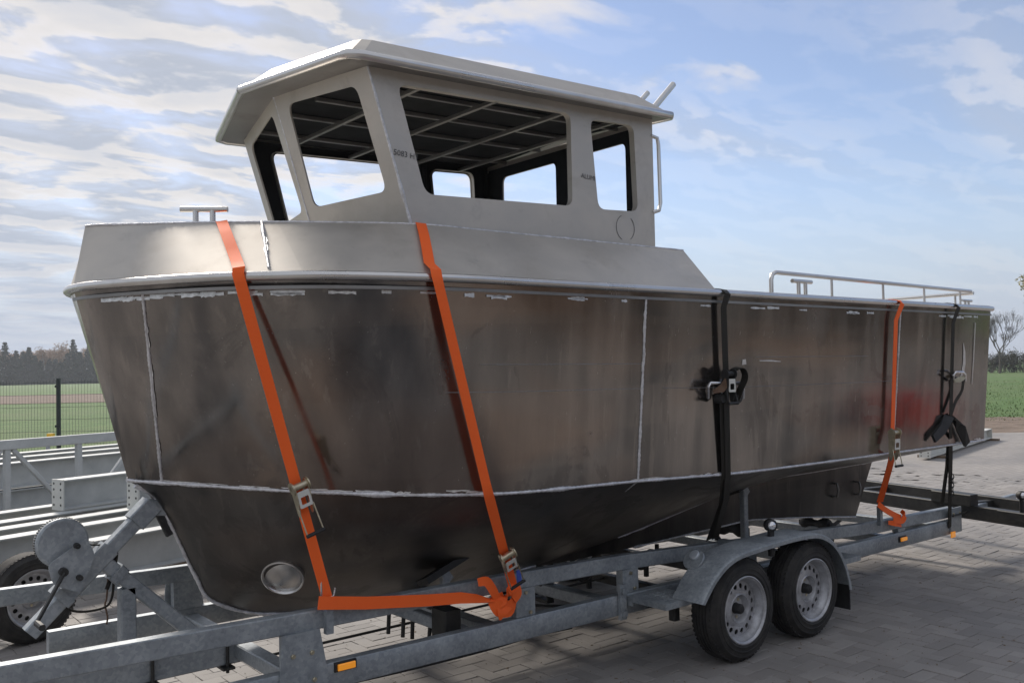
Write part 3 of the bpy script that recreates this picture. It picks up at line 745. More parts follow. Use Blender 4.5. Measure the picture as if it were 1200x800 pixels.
# welds
def wl(path, r, seed, par=boat, material=WELD): return weldline(path, r, seed).build('weld_bead', material, par, smooth=60)
wl([p + Vector((0, -.002, -.001)) for p in Cc], .0075, 1)
wl([mir(p) for p in Cc], .0085, 2)
for k, i in enumerate((kidx(3), kidx(9), kidx(12))):
    nn = outn[i]; wl([side_pt(i, v) + nn * .001 for v in (0, .2, .4, .6, .8, .965)], .0068 if k != 2 else .005, 5 + k)
wl([Cc[i].lerp(Kc[i], u) for i in (kidx(9),) for u in (0, .3, .6, 1)], .005, 9)
wl([p + Vector((0, -.006, 0)) for p in Kc[2:kidx(9) + 2]], .0085, 10)
wl([p for p in Kc[kidx(10):]], .006, 11)
wl([r_[-1] for r_ in krows[6:]], .006, 12)
ci_t = min(range(len(Tc)), key=lambda i: abs(proj(Tc[i])[0] - 305)); ci_b = min(range(len(Bc)), key=lambda i: abs(proj(Bc[i])[0] - 314))
wl([Bc[ci_b].lerp(Tc[ci_t], v) + outn[ci_b] * (.001 + .012 * v * (1 - v)) for v in (.05, .3, .6, 1)], .0065, 13)
wl([p for p in Tc], .0055, 14)
# ground-bright flashes of metal and scratches along the welds
fr = random.Random(3)
for k in range(46):
    i = fr.randrange(4, kidx(14) - 1); n_ = outn[i]; L_ = fr.uniform(.04, .16); h = fr.uniform(.010, .024)
    p = side_pt(i, fr.choice((.935, .94, .945))) + n_ * .0015; d = (Gc[i + 1] - Gc[i]).normalized(); pts = []
    for q in range(7):
        u = q / 6; pts.append(p + d * L_ * (u - .5))
    mb = MB(); mb.ribbon(pts, (0, 0, 1), [h * fr.uniform(.3, 1) for _ in pts], .0015); mb.build('bright_flash', 'ground_metal_flash', boat, smooth=0)
def smears(path, n_, outward, seed, w0=.008, w1=.022, l0=.04, l1=.16):
    r_ = random.Random(seed); P = [Vector(p) for p in path]
    for _ in range(n_):
        a = r_.randrange(len(P) - 1); f = r_.random(); c = P[a].lerp(P[a + 1], f); d = (P[a + 1] - P[a]).normalized(); L_ = r_.uniform(l0, l1); o_ = outward[a] if isinstance(outward, list) else outward
        wd_ = d.cross(o_).normalized(); off = r_.uniform(-.010, .010); m_ = 6
        mb = MB(); mb.ribbon([c + d * L_ * (q / m_ - .5) + wd_ * (off + r_.uniform(-.003, .003)) + o_ * .0022 for q in range(m_ + 1)], wd_, [r_.uniform(w0, w1) * (.35 if q in (0, m_) else 1) for q in range(m_ + 1)], .0015); mb.build('bright_flash', 'ground_metal_flash', boat, smooth=0)
smears([p + n_ * .003 + Vector((0, 0, .008)) for p, n_ in zip(Cc, outn)][12:], 30, outn[12:], 61, .004, .012, .05, .25)
for k, (i, n_) in enumerate(((kidx(3), 6), (kidx(9), 5), (kidx(12), 3))): smears([side_pt(i, v) for v in (.03, .2, .4, .6, .8, .94)], n_, outn[i], 70 + k, .005, .014)
smears([Bc[ci_b].lerp(Tc[ci_t], v) + outn[ci_b] * (.001 + .012 * v * (1 - v)) for v in (.08, .4, .7, .95)], 3, (outn[ci_b] + Vector((0, 0, .6))).normalized(), 80, .004, .010)
smears([p + Vector((0, -.002, -.012)) for p in Tc[20:]], 10, [(n_ + Vector((0, 0, .9))).normalized() for n_ in outn[20:]], 81, .005, .012)
def flash_px(pts, wds, y):
    """thin bright scrape following pixels on the port side"""
    P = []
    for px, py in pts:
        q = onY(px, py, y); v = (q.z - 1.09) / (ZG - 1.09); yy = -1.105 - .095 * v; P.append(onY(px, py, yy - .002))
    mb = MB(); mb.ribbon(P, (1, 0, 0) if abs(pts[0][0] - pts[-1][0]) < abs(pts[0][1] - pts[-1][1]) else (0, 0, 1), wds, .0015); return mb.build('scrape_mark', 'ground_metal_flash', boat, smooth=0)
flash_px([(1129, 402), (1130, 412), (1130, 425), (1128, 438), (1124, 446)], [.004, .03, .045, .04, .02], -1.15)
flash_px([(1143, 378), (1141, 420), (1139, 450)], [.010, .012, .008], -1.15)
flash_px([(872, 421), (872, 427)], [.03, .04], -1.15)
flash_px([(890, 422.5), (904, 422.5), (915, 423.5)], [.004, .008, .003], -1.15)
# horizontal lap seams of the side plating
for v0, i0, i1 in ((.49, kidx(7), kidx(9)), (.62, kidx(7) + 2, kidx(9)), (.49, kidx(9) + 1, kidx(12)), (.66, kidx(10) + 1, kidx(12) - 2)):
    wl([side_pt(i, v0) + outn[i] * .0002 for i in range(i0, i1 + 1)], .0016, int(v0 * 100) + i0, material='raw_aluminium_inside')
# bow thruster tunnel
tp = onP(332, 674, Cc[kidx(6)].lerp(Kc[kidx(6)], .6), (Kc[kidx(6)] - Cc[kidx(6)]).cross(Cc[kidx(7)] - Cc[kidx(5)]).normalized())
bn = (Kc[kidx(6)] - Cc[kidx(6)]).cross(Cc[kidx(7)] - Cc[kidx(5)]).normalized()
if bn.y > 0: bn = -bn
tp = tp + bn * .010
mb = MB(); mb.lathe([(.100, -.05), (.103, .010), (.098, .013), (.092, .008), (.090, -.03)], tp, bn, 36); ring = mb.build('thruster_tunnel_ring', BRIGHT, boat, smooth=50)
mb = MB(); mb.lathe([(.001, .016), (.04, .013), (.07, .006), (.093, -.006)], tp, bn, 36); mb.build('tunnel_cover', BRIGHT, ring, smooth=60)
# keel side handles near the stern
for px, py in ((977, 573), (1003, 571)):
    c = onY(px, py, -.16); mb = MB(); mb.tube([c + Vector((0, .01, .05)), c + Vector((0, -.03, .05)), c + Vector((0, -.045, 0)), c + Vector((0, -.03, -.06)), c + Vector((0, .01, -.06))], .010, 8); mb.build('lifting_eye', 'raw_aluminium_inside', boat, smooth=60)

# ---- wheelhouse
ZB = 2.405
YS = -.82
wo = [(-2.03, ZB), (-.32, ZB), (-.32, 3.200), (-2.26, 3.145)]
win1 = rrect([(-2.105, 3.088), (-.985, 3.128), (-.985, 2.614), (-1.955, 2.578)], .055)
win2 = rrect([(-.836, 3.120), (-.482, 3.138), (-.462, 2.632), (-.786, 2.616)], .055)
wo_s = [(-1.96, ZB), (-.32, ZB), (-.32, 3.200), (-2.17, 3.145)]; win1_s = rrect([(-2.02, 3.088), (-.985, 3.128), (-.985, 2.614), (-1.89, 2.578)], .055)
YSS = -.79
for sg in (1, -1):
    YS = -.82 if sg > 0 else YSS
    mb = MB(); mb.panel(wo if sg > 0 else wo_s, [win1 if sg > 0 else win1_s, win2], lambda x, z: (x, sg * YS, z), (0, 1, 0), .010); sw = mb.build('cabin_side_wall', CLEAN, boat, smooth=30)
    # flat bar frames inside each window, standing inward
    for w_ in (win1 if sg > 0 else win1_s, win2):
        mb = MB(); P = [Vector((x, sg * (YS + .022), z)) for x, z in w_]; cen = sum(P, Vector()) / len(P)
        secs = []
        for p in P + [P[0]]:
            o_ = (p - cen).normalized(); secs.append([p + o_ * .006 + Vector((0, -sg * .016, 0)), p + o_ * .012 + Vector((0, -sg * .016, 0)), p + o_ * .012 + Vector((0, sg * .016, 0)), p + o_ * .006 + Vector((0, sg * .016, 0))])
        mb.sweep(None, secs, caps=False); mb.build('window_frame', CLEAN, sw, smooth=30)
YS = -.82
# front facets
A0, A1 = Vector((-2.03, YS, ZB)), Vector((-2.26, YS, 3.145)); B0, B1 = Vector((-2.105, 0, ZB)), Vector((-2.345, 0, 3.195))
fn = (A1 - A0).cross(B0 - A0).normalized()
if fn.x > 0: fn = -fn
eu = (B0 - A0).normalized(); ev = fn.cross(eu); ev = ev if ev.z > 0 else -ev
def f2(p): q = Vector(p) - A0; return (q.dot(eu), q.dot(ev))
wpx = [(338, 122), (418, 100), (454, 224), (369, 243)]
wv = rrect([f2(onP(*p, A0, fn)) for p in wpx], .055)
for sg in (1, -1):
    if sg < 0:
        wv2 = [A0 + eu * a + ev * b_ for a, b_ in wv]
        def to_s(p):                                  # the starboard half is a touch narrower
            f = p.y / YS; return Vector((p.x + .08 * f, -p.y * YSS / YS, p.z))
        A0, A1, B0, B1 = to_s(A0), to_s(A1), B0, B1; fn = (A1 - A0).cross(B0 - A0).normalized(); eu = (B0 - A0).normalized(); ev = fn.cross(eu); ev = ev if ev.z > 0 else -ev
        wv = [f2(to_s(p)) for p in wv2]
    mb = MB(); mb.panel([f2(A0), f2(B0), f2(B1), f2(A1)], [wv], lambda a, b_: A0 + eu * a + ev * b_, fn, .010); mb.build('cabin_front_wall', CLEAN, boat, smooth=30)
wl([Vector((-2.034, YS - .004, ZB)), Vector((-2.264, YS - .004, 3.145))], .006, 21)
wl([B0 + Vector((-.006, 0, 0)), B1 + Vector((-.006, 0, 0))], .005, 22)
wl([Vector((-2.03, YS - .005, ZB + .022)), Vector((-.32, YS - .005, ZB + .022))], .0055, 23)
# aft wall with door and window
mb = MB(); mb.panel([(YS + .006, ZB), (-YSS - .006, ZB), (-YSS - .006, 3.205), (YS + .006, 3.205)], [rrect([(-.62, 2.62), (-.2, 2.62), (-.2, 3.1), (-.62, 3.1)], .05), rrect([(.02, 2.43), (.60, 2.43), (.60, 3.1), (.02, 3.1)], .05)], lambda a, b_: (-.325, a, b_), (1, 0, 0), .010)
mb.build('cabin_aft_wall', CLEAN, boat, smooth=30)
mb = MB(); mb.panel(wo_s, [win1_s, win2], lambda x, z: (x + .01, -YSS - .012, z), (0, 1, 0), .006); mb.build('wall_shade_lining', 'dark_shade_lining', boat, smooth=0)  # dark sheet added to paint the shade on the inner wall
mb = MB(); mb.panel([(YS + .04, ZB), (-YSS - .04, ZB), (-YSS - .04, 3.17), (YS + .04, 3.17)], [rrect([(-.62, 2.62), (-.2, 2.62), (-.2, 3.1), (-.62, 3.1)], .05), rrect([(.02, 2.43), (.60, 2.43), (.60, 3.1), (.02, 3.1)], .05)], lambda a, b_: (-.338, a, b_), (1, 0, 0), .006); mb.build('wall_shade_lining', 'dark_shade_lining', boat, smooth=0)  # same painted shade on the aft wall's inner face
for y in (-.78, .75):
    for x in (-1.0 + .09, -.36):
        mb = MB(); mb.bar((x, y, ZB), (x, y, 3.15), .035, .035); mb.build('cabin_post', 'dark_shade_lining', boat)
# roof
def zr(x, y): return 3.152 + (x + 2.4) / 2.15 * .062 + .05 * (1 - min(1, (abs(y) / .95)) ** 2)
EAVE = [(-2.53, 0), (-2.42, -.85), (-2.405, -.905), (-2.35, -.93), (-.27, -.93), (-.235, -.90), (-.235, 0)]
INS = [(-2.36, 0), (-2.28, -.74), (-2.265, -.775), (-2.22, -.795), (-.42, -.795), (-.40, -.775), (-.40, 0)]
eav = [Vector((x, y, zr(x, y))) for x, y in EAVE]
ins = [Vector((x, y, zr(x, y) + .130 - .02 * (abs(y) > .3))) for x, y in INS]
sbe = lambda p: Vector((p.x + (.09 if p.x < -2 else 0), -p.y * .95, p.z))
full_e = eav + [sbe(p) for p in reversed(eav[1:-1])]; full_i = ins + [sbe(p) for p in reversed(ins[1:-1])]
n = len(full_e)
mb = MB(); mb.add(full_e + full_i + [Vector((-1.4, 0, zr(-1.4, 0) + .145))], [(k, (k + 1) % n, n + (k + 1) % n, n + k) for k in range(n)] + [(n + k, n + (k + 1) % n, 2 * n) for k in range(n)])
roof = mb.build('cabin_roof', CLEAN, boat, smooth=0)
mb = MB(); mb.add([p + Vector((0, 0, -.022)) for p in full_e] + [Vector((-1.4, 0, zr(-1.4, 0) - .012))], [((k + 1) % n, k, n) for k in range(n)]); mb.build('roof_lining', 'raw_aluminium_inside', roof, smooth=0)
mb = MB(); mb.add([Vector((-2.19, -.79, zr(-2.19, .79) - .030)), Vector((-.34, -.79, zr(-.34, .79) - .030)), Vector((-.34, 0, zr(-.34, 0) - .030)), Vector((-.34, .79, zr(-.34, .79) - .030)), Vector((-2.19, .79, zr(-2.19, .79) - .030)), Vector((-2.32, 0, zr(-2.32, 0) - .030))], [(0, 1, 2, 5), (5, 2, 3, 4)]); mb.build('ceiling_dark_sheet', 'dark_shade_lining', roof, smooth=0)  # near-black sheet under the roof
ep = []
for k in range(n):
    a, b_ = full_e[k], full_e[(k + 1) % n]; m_ = max(1, int((b_ - a).length / .3)); ep += [a.lerp(b_, q / m_) for q in range(m_)]
ep.append(ep[0]); ep = [p + Vector((0, 0, -.008)) for p in ep]
mb = MB(); mb.tube(ep, .022, 12, caps=False); mb.build('eave_tube', BRIGHT, roof, smooth=60)
for y in (-.55, -.18, .18, .55):
    mb = MB(); mb.bar((-2.2, y, zr(-2.2, y) - .05), (-.34, y, zr(-.34, y) - .05), .022, .022, ch=.002); mb.build('roof_stringer', 'raw_aluminium_inside', roof)
for x in (-1.95, -1.48, -1.0, -.6):
    mb = MB(); mb.bar((x, -.8, zr(x, .8) - .070), (x, .76, zr(x, .8) - .070), .022, .022, ch=.002); mb.build('roof_beam', 'raw_aluminium_inside', roof)
# two rod holders on the after end of the roof
for (px, py), (qx, qy), y in (((770, 122), (789, 99), -.6), ((751, 118), (759, 109), .25)):
    a = onY(px, py, y); b_ = onY(qx, qy, y); mb = MB(); mb.tube([a - (b_ - a) * .3, b_], .020, 12); mb.build('rod_holder', BRIGHT, roof, smooth=60)
# grab rail on the after corner
mb = MB(); mb.tube([Vector((-.33, YS, 3.10)), Vector((-.285, YS - .01, 3.09)), Vector((-.275, YS - .01, 3.05)), Vector((-.27, YS - .01, 2.70)), Vector((-.285, YS - .01, 2.655)), Vector((-.33, YS, 2.64))], .012, 8); mb.build('grab_rail', BRIGHT, boat, smooth=60)
# mill stamps and a pencilled circle on the cabin side
def txt(body, px, py, size, y, name='mill_stamp', rot=0):
    cu = bpy.data.curves.new(name, 'FONT'); cu.body = body; cu.size = size; cu.extrude = .0002; cu.resolution_u = 2
    o = bpy.data.objects.new(name, cu); COL.objects.link(o); bpy.context.view_layer.update()
    me = bpy.data.meshes.new_from_object(o.evaluated_get(bpy.context.evaluated_depsgraph_get())); bpy.data.objects.remove(o)
    p = onY(px, py, y); me.transform(Matrix.Translation(p) @ Matrix.Rotation(rot, 4, 'Y') @ Matrix.Rotation(PI / 2, 4, 'X'))
    me.materials.clear(); me.materials.append(MATS['marker_ink']); return link(name, me, None, boat)
txt('5083 H1', 461, 181, .040, YS - .0075, rot=math.radians(4))
txt('ALUMI', 681, 208, .038, YS - .0075, rot=math.radians(4))
cc = onY(733, 267, YS - .0065)
for a0, a1 in ((-1.0, .9), (2.0, 4.3)):
    mb = MB(); mb.ribbon([cc + Vector((math.cos(a0 + (a1 - a0) * q / 12), 0, math.sin(a0 + (a1 - a0) * q / 12))) * .075 for q in range(13)], (0, 1, 0), .001, .003); mb.build('pencil_mark', 'marker_ink', boat, smooth=0)
# cleats
def cleat(c, d, s_=1.0):
    d = Vector(d).normalized(); mb = MB(); mb.tube([c - d * .125 * s_ + Vector((0, 0, .085 * s_)), c + d * .125 * s_ + Vector((0, 0, .085 * s_))], .016 * s_, 10)
    cl = mb.build('cleat', BRIGHT, boat, smooth=60); mb = MB()
    for q in (-1, 1): mb.tube([c + d * .045 * q * s_ + Vector((0, 0, -.02)), c + d * .045 * q * s_ + Vector((0, 0, .085 * s_))], .015 * s_, 10)
    mb.build('cleat_stem', BRIGHT, cl, smooth=60)
p = onZ(245, 262, TOPZ); cleat(p + Vector((.0, .06, 0)), RT, .88)
cleat(onY(940, 343, -1.12), (1, 0, 0), .85); cleat(onY(1133, 355, .2) + Vector((0, 0, -.05)), (1, 0, 0), .9)
# stern railing
ra = onY(904, 342, -1.1); rb = onY(908, 319, -1.1); rc = onY(1139, 341.5, -1.1); zt_ = lambda x: lerp(rb.z, rc.z, (x - rb.x) / (rc.x - rb.x))
RX = 3.2
mb = MB(); mb.tube([Vector((ra.x, -1.1, ZD)), Vector((ra.x, -1.1, rb.z - .05)), Vector((ra.x + .012, -1.1, rb.z - .015)), Vector((ra.x + .05, -1.1, rb.z)), Vector((1.9, -1.1, zt_(1.9))), Vector((RX - .05, -1.1, zt_(RX)))], .014, 10); srl = mb.build('stern_rail', BRIGHT, boat, smooth=60)
mb = MB(); mb.tube([Vector((RX, -1.1, zt_(RX) - .012)), Vector((RX, 1.1, zt_(RX) - .012))], .014, 10); mb.build('cross_rail', BRIGHT, srl, smooth=60)
for px in (975, 1035, 1083, 1125):
    q = onY(px, 345, -1.1); mb = MB(); mb.tube([Vector((q.x, -1.1, ZD)), Vector((q.x, -1.1, zt_(q.x)))], .009, 8); mb.build('stanchion', BRIGHT, srl, smooth=60)
for y in (-.95, -.3, .4, 1.05):
    mb = MB(); mb.tube([Vector((RX, y, ZD)), Vector((RX, y, zt_(RX) - .012))], .009, 8); mb.build('stanchion', BRIGHT, srl, smooth=60)

# ================================================================== the trailer
GALV = 'galvanised_steel'
trl = thing('boat_trailer', 'galvanised tandem-axle boat trailer with winch stand carrying the workboat', 'trailer', (0, 0, 0))
def part(name, material, f, parent=trl, label=None, **kw):
    mb = MB(); f(mb); return mb.build(name, material, parent, label, **kw)
YR = .69                                            # middle of the rails, half the frame's width
UPT = [(-3.80, .694), (-2.68, .669), (-1.38, .650), (-.55, .628), (2.30, .478), (3.52, .458)]      # top edge of the upper rail
LOT = [(-3.30, .432), (-2.34, .424), (-.61, .410), (1.885, .366), (3.52, .354)]                     # top edge of the lower rail
def zup(x): return interp(UPT, x)
def zlo(x): return interp(LOT, x)
def railmesh(tab, h, y, w):
    mb = MB(); pr = lambda x, z: [(x, y + a * w / 2, z - h * b_) for a, b_ in ((1, .06), (.86, 0), (-.86, 0), (-1, .06), (-1, .94), (-.86, 1), (.86, 1), (1, .94))]
    mb.sweep(None, [[Vector(q) for q in pr(x, z)] for x, z in tab]); return mb
for sg in (-1, 1):
    railmesh(UPT, .085, sg * YR, .06).build('upper_rail', GALV, trl)
    railmesh(LOT, .115, sg * (YR + .02), .06).build('lower_rail', GALV, trl)
    # gusset plate and posts between the rails
    yo = sg * (YR + .034)
    def plate(mb):
        x0, x1 = -2.69, -2.49
        mb.panel([(x0 + .0, zup(x0) - .08), (x1 - .02, zup(x1) - .075), (x1 + .015, zlo(x1) - .02), (x1 + .03, zlo(x1) - .112), (x0 - .02, zlo(x0) - .112), (x0 - .01, zlo(x0))], [], lambda x, z: (x, yo + sg * .022, z), (0, 1, 0), .008)
        mb.box((-2.59, sg * (YR + .01), (zup(-2.59) + zlo(-2.59)) / 2 - .04), (.16, .05, zup(-2.59) - zlo(-2.59) - .08))
    part('gusset_plate', GALV, plate)
    for xp, w in ((-1.30, .13), (-.50, .13), (1.35, .08), (2.62, .10), (-3.74, .06)):
        part('rail_post', GALV, lambda mb: mb.box((xp, sg * (YR + .012), (zup(xp) - .083 + zlo(xp) + .002) / 2), (w, .052, max(.012, zup(xp) - .083 - zlo(xp) - .002))))
    part('rail_end_plate', GALV, lambda mb: mb.box((3.50, sg * (YR + .057), .352), (.20, .010, .212)))
# cross-members
for x in (-2.58, -1.45, -.62, 1.40, 2.55, 3.36):
    part('cross_member', GALV, lambda mb: mb.bar((x, -YR + .03, zlo(x) - .065), (x, YR - .03, zlo(x) - .065), .08, .07))
# central drawbar with U-bolts, coupling
part('drawbar', GALV, lambda mb: mb.bar((-5.8, 0, .362), (-2.55, 0, .358), .10, .12))
for x in (-3.02, -2.66):
    part('u_bolt', 'dark_painted_steel', lambda mb: (mb.tube([(x, -.062, .44), (x, -.062, .265)], .009, 8), mb.tube([(x, .062, .44), (x, .062, .265)], .009, 8), mb.box((x, 0, .288), (.06, .17, .012)), mb.box((x, 0, .432), (.06, .17, .012))), smooth=50)
part('coupling', 'dark_painted_steel', lambda mb: (mb.bar((-6.15, 0, .362), (-5.78, 0, .362), .09, .09), mb.lathe([(.001, .05), (.04, .05), (.05, 0), (.045, -.05)], (-6.13, 0, .35), (0, 0, 1), 16)), smooth=50)
part('front_cross_member', GALV, lambda mb: mb.bar((-3.74, -YR + .03, .60), (-3.74, YR - .03, .60), .06, .07))
# ---- winch stand
def wy(px, py, y=0.0): return onY(px, py, y)
s0, s1_, s2_ = wy(34, 742), wy(113, 657), wy(172, 594)
part('winch_stand_arm', GALV, lambda mb: mb.bar(s0, wy(165, 604), .065, .065, up=(0, 1, 0)))
part('winch_stand_sleeve', GALV, lambda mb: mb.bar(wy(72, 700), wy(128, 641), .082, .082, up=(0, 1, 0)))
part('bow_stop', GALV, lambda mb: (mb.bar(wy(157, 612), wy(178, 590), .09, .09, up=(0, 1, 0)), mb.bar(wy(172, 594), wy(193, 594), .075, .06, up=(0, 1, 0))))
part('bow_stop_pad', 'black_rubber', lambda mb: mb.bar(wy(190, 590), wy(206, 622), .10, .035, up=(0, 1, 0)))
part('winch_stand_brace', GALV, lambda mb: mb.bar(wy(117, 655), wy(240, 752), .065, .07, up=(0, 1, 0)))
part('brace_collar', GALV, lambda mb: mb.bar(wy(133, 668), wy(141, 675), .085, .09, up=(0, 1, 0)))
part('arm_collar', GALV, lambda mb: mb.bar(wy(68, 702), wy(76, 694), .098, .098, up=(0, 1, 0)))
part('winch_post', GALV, lambda mb: mb.bar(Vector((-3.115, 0, .418)), Vector((-3.115, 0, wy(148, 688).z)), .07, .07, up=(1, 0, 0)))
wc = wy(72, 646, -.06)
wn = part('winch', GALV, lambda mb: (mb.panel(rrect([(-.075, -.13), (.045, -.18), (.115, -.02), (.075, .06), (-.10, -.04)], .025), [], lambda x, z: wc + Vector((x * .9 + .02, -.062, z)), (0, 1, 0), .008), mb.box(wc + Vector((.03, -.02, -.12)), (.10, .09, .05))))
part('gear_wheel', GALV, lambda mb: mb.lathe([(.001, .012), (.10, .012), (.108, .004), (.108, -.03), (.10, -.034), (.001, -.034)], wc + Vector((0, -.02, .04)), (0, -1, 0), 40), wn, smooth=40)
part('gear_teeth', 'dark_painted_steel', lambda mb: [mb.box(wc + Vector((math.cos(a) * .108, .008, .04 + math.sin(a) * .108)), (.006, .018, .006)) for a in [k * 2 * PI / 60 for k in range(60)]], wn, smooth=0)
part('drum', GALV, lambda mb: mb.lathe([(.04, 0), (.04, .09), (.095, .09), (.095, .10), (.001, .10)], wc + Vector((0, .0, .03)), (0, 1, 0), 24), wn, smooth=40)
for v_, r_ in (((-.01, -.064, -.075), .018), ((.055, -.064, -.11), .012), ((.045, -.064, .03), .012)):
    part('axle_bolt', 'dark_painted_steel', lambda mb: mb.lathe([(.001, .033), (r_, .033), (r_ + .001, 0)], wc + Vector(v_), (0, -1, 0), 10), wn, smooth=40)
part('crank_arm', 'dark_painted_steel', lambda mb: (mb.bar(wc + Vector((-.01, -.095, -.075)), wc + Vector((-.12, -.095, -.27)), .012, .03, up=(0, 1, 0)), mb.bar(wc + Vector((-.12, -.10, -.27)), wc + Vector((-.12, -.20, -.27)), .025, .025)), wn)
cab = [wc + Vector((.02, .05, .12)), wy(100, 647), wy(128, 649), wy(133, 668), wy(131, 700), wy(120, 712), wy(90, 716), wy(66, 706)]
part('winch_strap', 'black_webbing', lambda mb: mb.tube(crom(cab, 6), .006, 6), smooth=60)
part('winch_strap', 'black_webbing', lambda mb: (mb.tube(crom([wc + Vector((.0, .05, .14)), wy(100, 636), wy(129, 637)], 4), .004, 6), mb.tube(crom([wy(129, 632), wy(136, 648), wy(131, 672), wy(125, 690)], 6), .010, 6)), smooth=60)
part('loose_cable', 'rusty_steel', lambda mb: mb.tube(crom([wy(127, 672), wy(125, 700), wy(123, 708), wy(126, 722), wy(125, 731)], 5), .004, 6), smooth=60)
def bolt(p, ax=(0, -1, 0), r=.011):
    part('bolt_head', 'zinc_plated_steel', lambda mb: mb.lathe([(.001, .010), (r * .8, .010), (r, .007), (r, 0)], p, ax, 6), smooth=20)
for xp in (-1.30, -.50):
    bolt(Vector((xp, -YR - .039, zup(xp) - .105))); bolt(Vector((xp + .03, -YR - .039, zlo(xp) + .02)))
for dx, dz in ((-.06, .0), (.05, .0), (-.05, .12), (.04, .12)): bolt(Vector((-2.59 + dx, -YR - .060, zlo(-2.59) - .05 + dz)))
for dx in (-.05, .06): bolt(Vector((3.50 + dx, -YR - .063, .41)))
part('lamp_wiring', 'black_rubber', lambda mb: mb.tube(crom([Vector((x, -YR - .02 + .004 * math.sin(x * 9), zlo(x) - .118 - .012 * abs(math.sin(x * 2.6)))) for x in [-3.2 + .28 * q for q in range(9)]], 4), .006, 6), smooth=60)
# ---- axles, wheels and mudguards
AX = (0.0, .70); WZ = .296; YO = 1.17
for x in AX: part('axle', 'dark_painted_steel', lambda mb: (mb.bar((x, -.96, WZ), (x, .96, WZ), .06, .06), mb.box((x, -.72, WZ + .03), (.30, .06, .07)), mb.box((x, .72, WZ + .03), (.30, .06, .07))))
TP = []                                             # tyre profile: (radius, depth from the outer face)
RO = .300
for r_, y_ in [(.193, .014), (.198, .006), (.208, .001), (.211, -.001), (.214, .001), (.232, .001), (.234, -.0015), (.240, -.001), (.242, .003), (.262, .006), (.264, .0045), (.268, .006), (.270, .010), (.289, .027), (.297, .040)]: TP.append((r_, y_))
for k in range(5):
    y0 = .044 + k * .0215
    TP += [(RO, y0), (RO, y0 + .015), (RO - .008, y0 + .0165), (RO - .008, y0 + .0195)]
TP += [(RO, .150), (.289, .165), (.276, .178), (.255, .188), (.225, .192), (.20, .186), (.193, .178)]
def tyremesh():
    mb = MB(); mb.lathe(TP, (0, 0, 0), (0, 1, 0), 64)
    # shoulder lugs
    for k in range(64):
        a = k * 2 * PI / 64 + .03; d = Vector((math.cos(a), 0, math.sin(a))); tn = Vector((-math.sin(a), 0, math.cos(a)))
        mb.box(d * .2925 + Vector((0, .037, 0)), (.010, .018, .016), (d, Vector((0, 1, 0)), tn)); mb.box(d * .2925 + Vector((0, .155, 0)), (.010, .018, .016), (d, Vector((0, 1, 0)), tn))
    return mb.mesh('tyre', smooth=40, merge=0)
def rimmesh():
    mb = MB(); mb.lathe([(.197, .010), (.197, .002), (.191, .000), (.187, .008), (.180, .012), (.177, .030), (.168, .040), (.162, .062)], (0, 0, 0), (0, 1, 0), 64)
    mb.lathe([(.162, .062), (.162, .175), (.185, .182)], (0, 0, 0), (0, 1, 0), 48)
    circ = lambda r_, n_, cx_=0, cy_=0: [(cx_ + r_ * math.cos(2 * PI * q / n_), cy_ + r_ * math.sin(2 * PI * q / n_)) for q in range(n_)]
    mb.panel(circ(.162, 64), [circ(.088, 40)] + [circ(.0155, 12, .132 * math.cos(2 * PI * q / 16), .132 * math.sin(2 * PI * q / 16)) for q in range(16)], lambda a, b_: (a, .052 + .014 * (math.hypot(a, b_) - .088) / .074, b_), (0, 1, 0), .005)
    mb.lathe([(.088, .050), (.082, .045), (.074, .060), (.066, .078), (.033, .080)], (0, 0, 0), (0, 1, 0), 40)
    return mb.mesh('rim', smooth=35, merge=0)
def hubmesh():
    mb = MB(); mb.lathe([(.001, .030), (.022, .032), (.029, .040), (.031, .085)], (0, 0, 0), (0, 1, 0), 24); return mb.mesh('hub_cap', smooth=40)
def boltmesh():
    mb = MB()
    mb.lathe([(.001, .055), (.010, .056), (.0115, .062), (.0115, .08)], (0, 0, 0), (0, 1, 0), 6); return mb.mesh('wheel_bolt', smooth=30)
TM, RM, HM, BM = tyremesh(), rimmesh(), hubmesh(), boltmesh()
for me_, m_ in ((TM, 'tyre_rubber'), (RM, 'rim_silver_paint'), (HM, 'black_rubber'), (BM, 'zinc_plated_steel')): me_.materials.append(MATS[m_])
DISC = MB(); DISC.lathe([(.001, .086), (.16, .086)], (0, 0, 0), (0, 1, 0), 32); DISC = DISC.mesh('brake_drum'); DISC.materials.append(MATS['dark_painted_steel'])
def wheel(parent, mw, spin):
    """hub, rim and tyre under an empty-like tyre part; mw places the outer face's centre with +Y pointing inboard"""
    o = bpy.data.objects.new('wheel', RM.copy()); COL.objects.link(o); o.parent = parent; o.matrix_parent_inverse = parent_world(parent).inverted(); o.matrix_basis = mw @ Matrix.Rotation(spin, 4, 'Y')
    for nm, me_, ml in [('tyre', TM, None), ('hub_cap', HM, None), ('brake_drum', DISC, None)]:
        q = bpy.data.objects.new(nm, me_); COL.objects.link(q); q.parent = o
    for k in range(5):
        q = bpy.data.objects.new('wheel_bolt', BM); COL.objects.link(q); q.parent = o; a = k * 2 * PI / 5; q.location = (.052 * math.cos(a), .02, .052 * math.sin(a))
    return o
def parent_world(p):
    mw = Matrix.Identity(4); q = p
    while q is not None:
        m_ = Matrix.LocRotScale(q.location, q.rotation_euler, q.scale); mw = (q.matrix_parent_inverse @ m_ if q.parent else m_) @ mw; q = q.parent
    return mw
for k, x in enumerate(AX):
    wheel(trl, Matrix.Translation((x, -YO, WZ)), .2 + k * .9)
    wheel(trl, Matrix.Translation((x, YO, WZ)) @ Matrix.Rotation(PI, 4, 'Z'), .5 + k)
